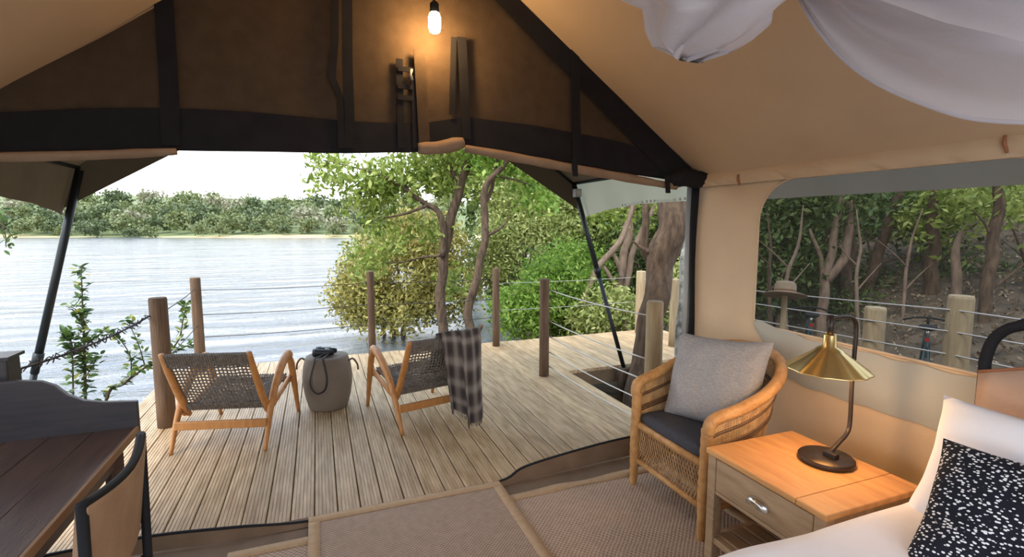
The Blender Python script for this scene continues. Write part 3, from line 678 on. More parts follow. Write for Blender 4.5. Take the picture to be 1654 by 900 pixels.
for i in range(11):
    x = (1247, 1278, 1303, 1398, 1425, 1452, 1478, 1529, 1567, 1636, 1668)[i] + rs.uniform(-5, 5); D = (7.2, 6.6, 9.0, 7.4, 10.4, 7.8, 10.6, 9.6, 9.4, 8.6, 7.6)[i]; t = rs.uniform(-45, 60); m1 = rs.uniform(-14, 14); g = 560 - 8 * (D - 6)
    o = tree('thin bare sapling outside the window rising out of the leaf litter', (px_path([(x, g + 100), (x + m1, 470), (x + t * .5, 400), (x + t, rs.uniform(300, 350))], D), (.03, .026, .02, .008)),
         [(px_path([(x + m1 + q * .05, 470 - q), (x + m1 + sgn * 18, 450 - q), (x + m1 + sgn * rs.uniform(30, 50), 425 - q)], D), (.014, .01, .004)) for q, sgn in ((0, 1), (40, -1))], None, LF_dark, .1, M_bark2 if i % 2 else M_bark, 'woodland_sapling', 'sapling', 'bare saplings outside the window', 80 + i)
lit = []
for i in range(22000):
    x = rs.uniform(3.2, 16); y = rs.uniform(1.0, 13)
    if 2.4 < x < 5 and 4.5 < y < 6.3: continue
    lit.append((x, y, ground_z(x, y) + .03))
tag(leaves('leaf_litter', lit, .075, leafmat('dry_litter', (.09, .055, .03), (.22, .15, .085), (.36, .27, .17), .1), seed=90, droop=0), 'dry brown leaf litter scattered over the wooded slope', 'leaf litter')
bush('dark leafy shrub outside the window low behind the tall pale post', [(1590, 455, 8.5, 70, 34, 110), (1520, 480, 9, 50, 26, 60), (1650, 480, 8, 50, 40, 70)], LF_dark, .1, 45)
bush('dark leafy shrub outside the window low behind the short pale post', [(1420, 460, 9.5, 70, 32, 110), (1350, 500, 8.5, 40, 30, 60), (1460, 520, 8.5, 50, 24, 50)], LF_dark, .1, 46)
# forest crowns closing the view over the slope
for i, (x, y, D, rx, ry, n) in enumerate(((1250, 300, 15, 180, 170, 300), (1450, 270, 28, 190, 150, 360), (1680, 280, 17, 180, 160, 300), (1095, 300, 31, 120, 150, 260))):
    bush(['broad dark forest tree behind the tent corner woodland', 'broad dark forest tree up the slope behind the leaning trunk', 'broad dark forest tree up the slope behind the bright bush', 'broad dark forest tree behind the thick deck trunk'][i], [(x, y, D, rx, ry, n)], LF_dark, .36, 50 + i, name='woodland_tree', group='forest trees up the slope')

# young shrubs at the river side of the deck: leaves one by one
lm_ = MB(); lm_.add([(0, 0, 0), (.3, .22, .03), (.65, .20, .03), (1, 0, -.06), (.65, -.20, .03), (.3, -.22, .03), (.5, 0, -.03)], [(0, 6, 1), (1, 6, 2), (2, 6, 3), (3, 6, 4), (4, 6, 5), (5, 6, 0)])
LEAFME = []
for nm, cA in (('dark', (.045, .085, .02)), ('mid', (.10, .17, .03)), ('gold', (.30, .30, .06))):
    me = bpy.data.meshes.new('leaf'); me.from_pydata(lm_.v, [], lm_.f); me.update(); me.materials.append(mat('sapling_leaf_' + nm, cA, .5, trans=(.25, cA))); LEAFME.append(me)
def sapling(label, stems, nleaf, lsz, seed, wts=(.55, .35, .1)):
    r = random.Random(seed); base = stems[0][0][0]; root = thing('young_shrub', label, 'shrub', base)
    for pts, rad in stems:
        P = smoothpath([p - base for p in pts], 6); MB().tube(P, lerpr(list(rad), 6), 6).build('stem', M_bark, root, True)
        L = sum((b - a).length for a, b in zip(P[:-1], P[1:])); tot = max(4, int(nleaf * L))
        for i in range(tot):
            t = r.uniform(.12, 1) * (len(P) - 1); j = min(len(P) - 2, int(t)); p = P[j].lerp(P[j + 1], t - j)
            o = bpy.data.objects.new('leaf', LEAFME[r.choices((0, 1, 2), wts)[0]]); COL.objects.link(o); o.parent = root
            o.location = p; s = lsz * r.uniform(.6, 1.2); o.scale = (s, s, s); o.rotation_euler = (r.uniform(-.9, .9), r.uniform(-.9, .4), r.uniform(0, 2 * PI))
            # leaf stalk cluster offset
            o.location = p + Vector((r.uniform(-1, 1), r.uniform(-1, 1), r.uniform(-.5, .8))) * .035
sapling('upright leafy sapling against the river left of the thick brown post', [(px_path([(142, 830), (138, 650), (137, 580), (134, 510), (131, 430)], 4.9), (.016, .014, .012, .009, .004)), (px_path([(121, 845), (118, 620), (116, 560), (110, 535)], 4.8), (.009, .008, .006, .003)), (px_path([(137, 560), (155, 545), (172, 530)], 4.9), (.006, .005, .003)), (px_path([(138, 610), (150, 590), (160, 575)], 4.9), (.006, .004, .003)), (px_path([(135, 520), (122, 500), (106, 495)], 4.9), (.005, .004, .002))], 105, .085, 61)
sapling('arching twiggy shrub with gold-green leaves beside the deck edge', [(px_path([(150, 800), (172, 645), (200, 620), (240, 590), (262, 580)], 5.4), (.02, .017, .014, .01, .006)), (px_path([(212, 612), (210, 575), (190, 545), (168, 535)], 5.5), (.008, .007, .005, .003)), (px_path([(235, 595), (225, 560), (212, 530), (206, 515)], 5.5), (.008, .006, .004, .003)), (px_path([(240, 590), (285, 555), (297, 510), (303, 488)], 5.7), (.009, .008, .006, .003)), (px_path([(255, 580), (300, 560), (315, 550)], 5.7), (.008, .006, .004))], 85, .085, 62, (.3, .45, .25))
lt = thing('overhanging_branch', 'leafy branch hanging beside the awning pole over the river', 'branch', dep(-40, 350, 5.2)); b0 = Vector(lt.location)
for pts in ([(-40, 350), (0, 360), (22, 385)], [(-30, 352), (5, 372), (10, 400)], [(-40, 345), (-5, 340), (20, 350)]):
    P = smoothpath([q - b0 for q in px_path(pts, 5.2)], 5); MB().tube(P, lerpr([.01, .007, .003], 5), 6).build('twig', M_bark, lt, True)
    for i in range(16):
        o = bpy.data.objects.new('leaf', LEAFME[random.choice((0, 1, 1))]); COL.objects.link(o); o.parent = lt; s = .085 * random.uniform(.6, 1.1)
        o.location = random.choice(P[4:]) + Vector((random.uniform(-1, 1), random.uniform(-1, 1), random.uniform(-1, 1))) * .045; o.scale = (s, s, s); o.rotation_euler = (random.uniform(-1, 1), random.uniform(-.5, 1), random.uniform(0, 6.28))
# grass tufts along the deck edge
gpts = []
gm = MB()
for i in range(420):
    x = random.uniform(-.9, 2.3); y = 6.25 + abs(random.gauss(0, .22)); 
    if nz(x * 2.2, 4) < -.08: continue
    z = ground_z(x, y); h = random.uniform(.45, .95); a = random.uniform(0, 6.28); ln = random.uniform(.05, .22); d = Vector((math.cos(a), math.sin(a), 0)); s_ = Vector((-d.y, d.x, 0)) * .008
    p = Vector((x, y, z)); gm.add([p - s_, p + s_, p + d * ln * .4 + Vector((0, 0, h * .6)) + s_ * .7, p + d * ln * .4 + Vector((0, 0, h * .6)) - s_ * .7, p + d * ln + Vector((0, 0, h))], [(0, 1, 2, 3), (3, 2, 4)])
tag(gm.build('river_grass', M_grass), 'tufts of green grass poking up past the river edge of the deck', 'grass', kind='stuff')
# leaf litter on the slope
# far bank scrub
protos = []
for i in range(9):
    r = np.random.default_rng(200 + i); cs = blob((0, 0, 2.2), (2.6, 2.6, 1.5), 26, r, .3); P = np.concatenate([c + r.normal(size=(26, 3)) * .42 for c in cs]); P = P[P[:, 2] > .1]
    o = leaves('foliage', P, .55, (LF_far, LF_far2, LF_far3)[i % 3], seed=300 + i, width=.8); protos.append(o)
used = set()
r = random.Random(5)
LBL = ['mid-green rounded scrub tree', 'pale grey-green scrub tree', 'dark green scrub tree']
ROW = {0: 'at the sandy waterline of the far bank', 1: 'on the lower slope of the far bank', 2: 'on the upper slope of the far bank', 3: 'on the skyline ridge of the far bank'}
cells = []
for row, D, ds in ((0, 98, 6.5), (1, 104, 5.0), (1, 111, 6), (1, 120, 6.5), (2, 131, 7.5), (2, 145, 9), (3, 164, 10.5), (3, 188, 12)):
    s0 = -1.22 * D
    while s0 < -.12 * D: cells.append((row, D + r.uniform(-2.5, 2.5), s0 + r.uniform(-2, 2))); s0 += ds
cells = cells[:296]
spec_ = []
for row, D, s0 in cells:
    k = r.uniform(.75, 1.25) * (.68 if row == 0 else 1.05 + (D - 100) * .006); spec_.append((r.choices(range(9), (5, 1.2, 4) * 3)[0], k, r.uniform(.85, 1.1), r.uniform(.85, 1.1), r.uniform(.9, 1.2), r.uniform(0, 6.28)))
PP = np.array([(D, s0) for _, D, s0 in cells]); RR = np.array([3.0 * q[1] * max(q[2], q[3]) for q in spec_]); D0 = PP[:, 0].copy()
for it in range(160):
    dv = PP[:, None] - PP[None]; dist = np.linalg.norm(dv, axis=2) + 1e-6; np.fill_diagonal(dist, 1e9)
    need = np.maximum(0, (RR[:, None] + RR[None]) * .97 - dist); PP += (dv / dist[..., None] * need[..., None]).sum(1) * .25
    row0 = np.array([c[0] == 0 for c in cells]); PP[row0, 0] = np.clip(PP[row0, 0], 96, 100); PP[~row0, 0] = np.maximum(PP[~row0, 0], 101)
for (row, _, _), (i, k, kx, ky, kz, rz_), (D, s0) in zip(cells, spec_, PP):
    f_ = protos[i] if i not in used else protos[i].copy()
    if i in used: COL.objects.link(f_)
    used.add(i); D, s0 = float(D), float(s0); q = FW * D + RT * s0
    row = 0 if row == 0 else 1 if D < 126 else 2 if D < 156 else 3
    o = thing('far_tree', LBL[i % 3] + ' ' + ROW[row], 'tree', (q.x, q.y, far_z(D, s0) - .2), rz_, 'scrub trees on the far bank')
    f_.parent = o; f_.scale = (k * kx, k * ky, k * kz)


# ================================================================== FURNITURE ON THE DECK
def lounge_chair(label, loc, rz):
    root = thing('lounge_chair', label, 'chair', loc, rz)
    for s in (-1, 1):
        X = .305 * s
        arm = smoothpath([(X, -.385, 0), (X, -.30, .17), (X, -.18, .34), (X, -.03, .46), (X, .09, .52), (X, .17, .535), (X, .215, .515)], 5)
        n = len(arm); R = [.015 + .021 * math.sin(min(1, i / (n * .62)) * PI / 2) - .008 * max(0, (i / n - .75) * 4) for i in range(n)]
        MB().tube(arm, R, 10, flat=.8, up=Vector((1, 0, 0))).build('arm_rear_leg', M_teak, root, True)
        MB().tube(smoothpath([(X, .175, .525), (X, .235, .44), (X, .29, .26), (X, .36, 0)], 5), lerpr([.022, .028, .024, .014], 5), 10, flat=.8).build('front_leg', M_teak, root, True)
        MB().tube([(X * .93, -.225, .225), (X * .93, .27, .33)], .019, 10).build('seat_rail', M_teak, root, True)
        MB().tube(smoothpath([(X * .88, -.475, .715), (X * .88, -.40, .56), (X * .88, -.30, .38), (X * .88, -.215, .245), (X * .88, -.19, .205)], 4), lerpr([.019, .024, .026, .026, .018], 4), 10, flat=.75).build('back_rail', M_teak, root, True)
    MB().box((0, -.325, .175), (.60, .026, .058)).build('rear_stretcher', M_teak, root, bevel=.006)
    MB().box((0, .285, .30), (.60, .026, .05)).build('front_stretcher', M_teak, root, bevel=.006)
    # cord: wrapped top band, then an open woven net down the back and over the seat
    T_, B_ = Vector((0, -.462, .69)), Vector((0, -.225, .275))
    def wrap(a, b, nm, r):
        k = MB(); n = 34
        for i in range(n):
            x = -.25 + .5 * i / (n - 1); k.tube([Vector((x, 0, 0)) + a + Vector((0, -.02, 0)), Vector((x, 0, 0)) + b + Vector((0, -.02, 0)), Vector((x, 0, 0)) + b + Vector((0, .012, 0)), Vector((x, 0, 0)) + a + Vector((0, .012, 0))], r, 4, cap=True)
        k.build(nm, M_cord, root)['kind'] = 'stuff'
    wrap(T_ + Vector((0, 0, .018)), T_.lerp(B_, .17), 'wrapped_top_band', .0078); wrap(T_.lerp(B_, .93), B_ + Vector((0, .01, -.02)), 'wrapped_lower_band', .0078)
    def net(A, B, nm, nu, nv, sag):
        k = MB()
        def pt(u, v, o=0): p = A.lerp(B, v); return Vector((-.255 + .51 * u, p.y - sag[0] * math.sin(PI * u) * math.sin(PI * v), p.z - sag[1] * math.sin(PI * u) * math.sin(PI * v) + o))
        for i in range(nu):
            u = (i + .5) / nu; k.tube([pt(u, j / 8, .003 * (-1) ** j) for j in range(9)], .0055, 4)
        for j in range(nv):
            v = (j + .5) / nv; k.tube([pt(i / 8, v, -.003 * (-1) ** i) for i in range(9)], .0055, 4)
        k.build(nm, M_cord, root)['kind'] = 'stuff'
    net(T_.lerp(B_, .12), B_, 'woven_back', 21, 15, (.03, .0)); net(Vector((0, -.22, .255)), Vector((0, .28, .345)), 'woven_seat', 26, 24, (0, .045))
    return root
c1 = lounge_chair('teak lounge chair with bare woven cord back beside the thick post', (-.59, 4.165, 0), -math.radians(14.5))
c2 = lounge_chair('teak lounge chair with a plaid throw over its woven back', (.73, 4.08, 0), math.radians(14))

# plaid throw over the second chair
def plaid():
    m = bpy.data.materials.new('plaid_wool'); m.use_nodes = True; n = m.node_tree.nodes; L = m.node_tree.links; b = n['Principled BSDF']; b.inputs['Roughness'].default_value = .95; b.inputs['Specular IOR Level'].default_value = .1
    uv = n.new('ShaderNodeUVMap'); sp = n.new('ShaderNodeSeparateXYZ'); L.new(uv.outputs[0], sp.inputs[0]); outs = []
    for ax, sc_ in ((0, 30.0), (1, 38.0)):
        mu = n.new('ShaderNodeMath'); mu.operation = 'MULTIPLY'; mu.inputs[1].default_value = sc_; L.new(sp.outputs[ax], mu.inputs[0])
        si = n.new('ShaderNodeMath'); si.operation = 'SINE'; L.new(mu.outputs[0], si.inputs[0]); r_ = n.new('ShaderNodeValToRGB')
        r_.color_ramp.elements[0].position = .15; r_.color_ramp.elements[0].color = (.05, .043, .042, 1); r_.color_ramp.elements[1].position = .97; r_.color_ramp.elements[1].color = (.30, .26, .23, 1)
        q = r_.color_ramp.elements.new(.55); q.color = (.11, .088, .076, 1); mr = n.new('ShaderNodeMapRange'); mr.inputs['From Min'].default_value = -1; L.new(si.outputs[0], mr.inputs[0]); L.new(mr.outputs[0], r_.inputs[0]); outs.append(r_.outputs[0])
    mx = n.new('ShaderNodeMix'); mx.data_type = 'RGBA'; mx.inputs['Factor'].default_value = .5; L.new(outs[0], mx.inputs['A']); L.new(outs[1], mx.inputs['B']); L.new(mx.outputs['Result'], b.inputs['Base Color']); return m
M_plaid = plaid()
def throw():
    cl = Vector(c2.location); rz = c2.rotation_euler[2]; root = thing('plaid_throw', 'charcoal and grey plaid throw draped over the lounge chair back', 'blanket', cl, rz)
    path = smoothpath([(0, .02, .30), (0, -.12, .34), (0, -.28, .46), (0, -.42, .66), (0, -.462, .735), (0, -.505, .735), (0, -.525, .64), (0, -.525, .45), (0, -.52, .28), (0, -.53, .13), (0, -.55, .02)], 5)
    nL = len(path) - 1
    def fn(u, v):
        p = path[int(round(v * nL))]; t = v
        w0 = .105; wd = (.285 if t < .38 else .285 + .06 * min(1, (t - .38) / .07)) - .10 * max(0, t - .45) + .06 * max(0, t - .8)
        x = -.055 + u * wd + .05 * t * (1 if t > .4 else 0)
        hang = max(0, (t - .45) / .55); fold = .030 * hang * math.sin(u * 15 + 1.5 * math.sin(t * 5)) + .012 * math.sin(u * 9)
        end = hang * (.13 * (1 - u) * (u < .45) * 1.4 + .10 * max(0, u - .72) * 2)
        return (x + .012 * math.sin(t * 9), p.y + fold - .012, p.z + end * .9 + .008)
    k = MB().grid(fn, 28, nL); o = k.build('woven_cloth', M_plaid, root, True, solid=.008)
    uvl = o.data.uv_layers.new(name='UVMap'); Wd = 29
    for lp in o.data.loops: uvl.data[lp.index].uv = ((lp.vertex_index % Wd) / 28 * .9, (lp.vertex_index // Wd) / nL * 1.5)
    f = MB()
    for i in range(40):
        a = Vector(fn(i / 39, 1)); f.tube([a, a + Vector((random.uniform(-.006, .006), random.uniform(-.006, .006), -min(.035, max(.006, a.z - .006))))], .0022, 4)
    f.build('fringe', M_plaid, root)['kind'] = 'stuff'
throw()

# barrel stool with rope handles, binoculars on top
stx, sty = .035, 4.47
stool = thing('barrel_stool', 'taupe concrete barrel stool with rope handles between the lounge chairs', 'stool', (stx, sty, 0))
MB().lathe([(.148, 0), (.158, .01), (.182, .10), (.198, .20), (.200, .28), (.190, .37), (.172, .43), (.165, .442), (.150, .447), (.02, .449)], n=40).build('body', M_concrete, stool, True)
for s in (-1, 1):
    d = RT * s; P = smoothpath([d * .182 + Vector((0, -.0, .40)), d * .22 + Vector((0, 0, .415)), d * .255 + Vector((0, 0, .37)), d * .262 + Vector((0, 0, .32))], 5); MB().tube(P, .008, 7).build('rope_handle', M_rope, stool, True)
bino = thing('binoculars', 'black binoculars lying on the barrel stool', 'binoculars', (stx - .01, sty - .03, .449), math.radians(-20)); bz = 1.3
for s in (-1, 1):
    MB().tube([(-.085, .036 * s, .034), (-.05, .036 * s, .034), (-.045, .034 * s, .034), (.03, .034 * s, .034), (.035, .034 * s, .034), (.06, .034 * s, .034)], [.034, .033, .029, .028, .023, .024], 14).build('barrel', M_binoc, bino, True)
    MB().tube([(.055, .034 * s, .034), (.08, .034 * s, .034)], [.021, .019], 14).build('eyecup', M_black, bino, True)
MB().tube([(-.04, 0, .04), (.045, 0, .04)], .012, 10).build('hinge', M_binoc, bino, True); MB().tube([(.0, 0, .052), (.03, 0, .052)], .012, 10).build('focus_wheel', M_plastic, bino, True)
# strap hanging over the stool's front
fd = -FW
def on_st(a, z): r_ = np.interp(z, [0, .1, .2, .28, .37, .43, .447], [.158, .182, .198, .2, .19, .172, .15]) + .011; v = (fd * math.cos(a) + RT * math.sin(a)) * r_; return Vector((v.x + .01, v.y + .03, z - .449))
stp = [(-.0, -.06, .03), Vector((*(fd * .13 + RT * -.035)[:2], .012)), on_st(-.22, .435), on_st(-.34, .30), on_st(-.30, .22), on_st(-.06, .175), on_st(.24, .21), on_st(.33, .30), on_st(.20, .435), Vector((*(fd * .13 + RT * .03)[:2], .012)), (.03, -.055, .03)]
rotm = Matrix.Rotation(math.radians(20), 4, 'Z')
MB().tube(smoothpath([rotm @ Vector(p) for p in stp], 6), .0075, 6, flat=.5).build('neck_strap', M_binoc, bino, True)

# ================================================================== INSIDE THE TENT
def mat_with_border(name, x0, x1, y0, y1, z, bw, fm, label, cat, wav=None):
    root = thing(name, label, cat, ((x0 + x1) / 2, (y0 + y1) / 2, 0)); o = Vector(root.location)
    def top(u, v):
        x, y = x0 + u * (x1 - x0), y0 + v * (y1 - y0); zz = z + (wav(x, y) if wav else 0); return (x - o.x, y - o.y, zz)
    MB().grid(top, 60, 60).build('woven_field', fm, root, True, solid=.006)
    for nm, a, b, c, d in (('binding', x0, x1, y1 - bw, y1), ('binding', x0, x1, y0, y0 + bw), ('binding', x0, x0 + bw, y0 + bw, y1 - bw), ('binding', x1 - bw, x1, y0 + bw, y1 - bw)):
        long_x = (b - a) > (d - c)
        MB().grid(lambda u, v: (a + u * (b - a) - o.x, c + v * (d - c) - o.y, z + .005 + (wav(a + u * (b - a), c + v * (d - c)) if wav else 0)), 60 if long_x else 2, 2 if long_x else 60).build(nm, M_bind, root, True, solid=.005)
def rugwave(x, y):
    a = max(0, min(1, (x - .95) / .3)); return a * max(0, .012 * math.sin((y * .95 + .25 * x) * 42 + 1.2 * math.sin(x * 5)) * (.5 + .5 * nz(x * 2, y * 2)) + .006)
mat_with_border('sisal_rug', -.45, 2.05, -.8, 2.55, .006, .06, M_sisal2, 'large rippled sisal rug with plain tan binding under the armchair', 'rug', rugwave)
mat_with_border('door_mat', -.10, .955, 1.0, 2.70, .020, .055, M_sisal, 'flat sisal door mat with tan border at the deck threshold', 'mat')

# ---- rattan armchair
RX, RY = 1.71, 2.12
rat = thing('rattan_armchair', 'honey rattan tub armchair with wrapped cane rim against the canvas wall', 'chair', (2.0, RY, 0)); ro = Vector(rat.location)
half = [(1.705, .292, .555), (1.712, .300, .605), (1.75, .308, .632), (1.88, .322, .665), (2.02, .325, .715), (2.14, .295, .77), (2.23, .225, .82), (2.285, .12, .845), (2.30, 0, .852)]
rim = smoothpath([(x, RY + d, z) for x, d, z in half] + [(x, RY - d, z) for x, d, z in reversed(half[:-1])], 7)
MB().tube([p - ro for p in rim], .030, 12).build('cane_rim', M_cane, rat, True)
low = [(1.715, .283), (1.80, .287), (1.90, .282), (2.0, .27), (2.08, .24), (2.15, .18), (2.185, .09), (2.195, 0)]
lowp = smoothpath([(x, RY + d, .16) for x, d in low] + [(x, RY - d, .16) for x, d in reversed(low[:-1])], 8)
def along(P, t): f = t * (len(P) - 1); i = min(len(P) - 2, int(f)); return P[i].lerp(P[i + 1], f - i)
def shell(t, h):
    """h 0 at lower rail, 1 at rim"""
    a, b = along(lowp, t), along(rim, .05 + t * .90); e_ = h ** 1.6; q = a.lerp(b, e_); q.z = a.z + (b.z - a.z) * h; return q
k = MB(); NS = 120
for i in range(NS + 1):
    t = i / NS; P = [shell(t, h) - ro for h in (0, .25, .5, .75, 1)]
    tg = (shell(min(1, t + .004), .5) - shell(max(0, t - .004), .5)).normalized() * .0042
    V = []
    for p in P: V += [p - tg, p + tg]
    k.add(V, [(2 * j, 2 * j + 1, 2 * j + 3, 2 * j + 2) for j in range(4)])
tag(k.build('cane_strips', M_cane2, rat, solid=.004), kind='stuff')
for h, r_, m_ in ((.0, .016, M_cane), (.40, .013, M_cane), (.66, .011, M_caned), (.69, .011, M_caned), (.83, .010, M_caned)):
    MB().tube([shell(i / 60, h) - ro for i in range(61)], r_, 7, flat=1.0).build('cane_band' if r_ < .016 else 'lower_rail', m_, rat, True)
k = MB()                                             # dense woven rows between the strips
for j in range(26):
    h = .43 + j * .0215
    if h > .97: break
    k.tube([shell(i / 100, h) - ro + Vector((.003 * (-1) ** i, 0, 0)) for i in range(101)], .0036, 4)
tag(k.build('woven_rows', M_cane2, rat), kind='stuff')
for x, y, tp in ((1.708, RY + .285, .57), (1.708, RY - .285, .57), (2.13, RY + .215, .42), (2.13, RY - .215, .42)):
    k = MB(); n = 22; P = [Vector((x + (.012 if x < 1.8 else .03) * (1 - i / n) * (-1 if x < 1.8 else 1), y, tp * i / n)) - ro for i in range(n + 1)]
    k.tube(P, [.019 + .010 * min(1, i / 9) + .0012 * (-1) ** i for i in range(n + 1)], 12); k.build('leg', M_cane, rat, True)
for z, r_ in ((.385, .021), (.165, .017)): MB().tube([Vector((1.712, RY - .285, z)) - ro, Vector((1.712, RY + .285, z)) - ro], r_, 10).build('front_rail', M_cane, rat, True)
k = MB()
for i in range(26):
    y = RY - .275 + .55 * i / 25; lean = .05
    for d in (-1, 1): k.tube([Vector((1.712 + .004 * d, y - d * lean, .175)) - ro, Vector((1.712 - .004 * d, y, .28)) - ro, Vector((1.712 + .003 * d, y + d * lean, .375)) - ro], .0032, 4)
k.v = [(a, min(.27, max(-.27, b)), c) for a, b, c in k.v]
tag(k.build('front_lattice', M_cane2, rat), kind='stuff')
MB().prism([Vector((x, RY + d * .93, .37)) - ro for x, d in low] + [Vector((x, RY - d * .93, .37)) - ro for x, d in reversed(low[:-1])], (0, 0, .02)).build('seat_base', M_cane2, rat)
# seat pad
pad = MB(); outl = [(1.70, .262), (1.72, .275), (1.95, .268), (2.06, .22), (2.12, .14), (2.14, 0)]
full = [(x, RY + d) for x, d in outl] + [(x, RY - d) for x, d in reversed(outl[:-1])]
cxp = sum(p[0] for p in full) / len(full)
rings = []
for s_, z in ((.90, .392), (.99, .405), (1.0, .425), (.98, .452), (.90, .464), (.6, .470), (.2, .472)): rings.append([(cxp + (x - cxp) * s_, RY + (y - RY) * s_, z) for x, y in full])
n = len(full)
pad.add([p for r_ in rings for p in r_], [(i * n + j, i * n + (j + 1) % n, (i + 1) * n + (j + 1) % n, (i + 1) * n + j) for i in range(len(rings) - 1) for j in range(n)] + [tuple(range(n)), tuple((len(rings) - 1) * n + j for j in range(n))])
po_ = Vector((cxp, RY, .39)); pad.v = [tuple(Vector(p) - po_) for p in pad.v]
tag(pad.build('seat_cushion', M_seat, smooth=True, loc=po_, sub=1), 'flat charcoal seat cushion on the rattan armchair', 'cushion')
def pillow(name, w_, h_, t_, m, label, loc, rot, cat='cushion', wr=.012, seed=0, pinch=.07):
    k = MB(); N = 26
    def side(sg):
        def fn(u, v):
            a, b = 2 * u - 1, 2 * v - 1
            x = w_ / 2 * a * (1 - pinch * (1 - b * b) * a * a); y = h_ / 2 * b * (1 - pinch * (1 - a * a) * b * b)
            z = sg * t_ / 2 * max(0, (1 - a ** 4) * (1 - b ** 4)) ** .55 + wr * nz(a * 2.3 + seed, b * 2.3, .3) + sg * wr * 1.5 * nz(a * 6 + seed, b * 3 + 2, sg * 3) * max(0, (1 - a ** 8) * (1 - b ** 8)) * (.4 + b * b)
            return (x, y, z)
        return fn
    k.grid(side(1), N, N); k.grid(side(-1), N, N)
    o = k.build(name, m, smooth=True, loc=loc); bm = bmesh.new(); bm.from_mesh(o.data); bmesh.ops.remove_doubles(bm, verts=bm.verts, dist=.0006); bmesh.ops.recalc_face_normals(bm, faces=bm.faces)
    for e_ in bm.edges:
        if len(e_.link_faces) == 2 and e_.calc_face_angle(0) > .9: e_.smooth = False
    bm.to_mesh(o.data); bm.free()
    o.rotation_euler = rot; return tag(o, label, cat)
pl = pillow('scatter_cushion', .56, .50, .18, M_linen, 'plump grey linen cushion leaning in the rattan armchair', (2.015, 2.125, .69), (math.radians(68), math.radians(-4), math.radians(-74)), wr=.016)

# ---- bedside table
NT = .55
bt = thing('bedside_table', 'oak bedside table with one drawer beside the bed', 'table', (1.86, 1.43, 0)); bo = Vector(bt.location)
hx, hy = .262, .29
def bb(nm, c, d, m=M_oak2, p=bt, bv=.004): return MB().box(c, d).build(nm, m, p, bevel=bv)
bb('top_board', (0, .062, NT - .012), (2 * hx, 2 * hy - .124, .024), M_oak); bb('top_board', (0, -hy + .062, NT - .012), (2 * hx, .121, .024), M_oak)
for sx_ in (-1, 1):
    for sy_ in (-1, 1): bb('leg', (sx_ * (hx - .03), sy_ * (hy - .03), (NT - .024) / 2), (.045, .045, NT - .024))
bb('side_panel', (0, hy - .03, NT - .11), (2 * hx - .1, .02, .17)); bb('side_panel', (0, -hy + .03, NT - .11), (2 * hx - .1, .02, .17)); bb('back_panel', (hx - .03, 0, NT - .11), (.02, 2 * hy - .1, .17))
bb('drawer_rail', (-hx + .03, 0, NT - .19), (.035, 2 * hy - .1, .018))
dr = bb('drawer', (-hx + .022, 0, NT - .105), (.025, 2 * hy - .112, .145))
def cup(u, v):
    a = PI * u; b = v * PI / 2; return (-hx + .008 - .030 * math.sin(b), .054 * math.cos(a) * math.cos(b * .8), NT - .122 + .036 * math.sin(a) * math.cos(b * .55))
k = MB().grid(cup, 18, 8)
tag(k.build('cup_handle', M_chrome, dr, True), 'satin nickel cup handle')
bb('shelf_rail', (-hx + .03, 0, .13), (.03, 2 * hy - .1, .03)); bb('shelf_rail', (0, hy - .03, .13), (2 * hx - .1, .03, .03)); bb('shelf_rail', (0, -hy + .03, .13), (2 * hx - .1, .03, .03))
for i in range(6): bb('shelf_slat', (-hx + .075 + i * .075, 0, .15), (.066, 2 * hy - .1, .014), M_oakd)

# ---- brass lamp
lamp = thing('table_lamp', 'brass shaded lamp with dark hooked stem on the bedside table', 'lamp', (1.975, 1.43, NT)); lo = Vector(lamp.location); LX = 1.985
MB().lathe([(.100, 0), (.106, .004), (.106, .020), (.100, .026), (.01, .027)], n=40).build('base', M_bronze, lamp, True)
MB().box((.0, -.02, .038), (.03, .055, .024)).build('bracket', M_bronze, lamp, bevel=.004)
LS = 2.07
P = smoothpath([lo + Vector((.005, -.01, .04)), onx(1355, 715, LX + .035), onx(1368, 700, LS - .02), onx(1373, 680, LS), onx(1376, 620, LS), onx(1381, 560, LS), onx(1383, 528, LS), onx(1379, 516, LS - .02), onx(1368, 512, LS - .06), onx(1345, 514, 1.925)], 6)
MB().tube([p - lo for p in P], .0085, 10).build('stem', M_bronze, lamp, True)
sc_ = onx(1343, 513, 1.925) - lo
MB().tube([sc_ + Vector((0, 0, .01)), sc_ - Vector((0, 0, .085))], .011, 10).build('drop_tube', M_bronze, lamp, True)
zb = onx(1340, 598, 1.925).z - lo.z; zt = onx(1343, 560, 1.925).z - lo.z
sh = MB(); n = 12 * 6; prof = [(.016, zt + .052), (.022, zt + .045), (.024, zt), (.046, zt - .012), (.052, zt - .022), (.150, zb + .004), (.152, zb)]
V = []
for i, (r_, z) in enumerate(prof):
    for j in range(n):
        a = 2 * PI * j / n; fl_ = 1 + (.022 * math.cos(12 * a) if i >= 4 else 0); V.append((sc_.x + r_ * fl_ * math.cos(a), sc_.y + r_ * fl_ * math.sin(a), z))
sh.add(V, [(i * n + j, i * n + (j + 1) % n, (i + 1) * n + (j + 1) % n, (i + 1) * n + j) for i in range(len(prof) - 1) for j in range(n)])
tag(sh.build('shade', M_brass, lamp, True, solid=.003), 'fluted brass cone shade')
MB().lathe([(.004, 0), (.018, .006), (.026, .022), (.024, .04), (.013, .06), (.013, .075)], (sc_.x, sc_.y, zb + .004), 16).build('bulb', glow('warm_bulb', (1, .72, .38), 12), lamp, True)
pl_ = bpy.data.lights.new('lamp_light', 'POINT'); pl_.energy = 4.2; pl_.color = (1, .62, .30); pl_.shadow_soft_size = .025
po2 = bpy.data.objects.new('lamp_light', pl_); COL.objects.link(po2); po2.parent = lamp; po2.location = (sc_.x, sc_.y, zb - .012)

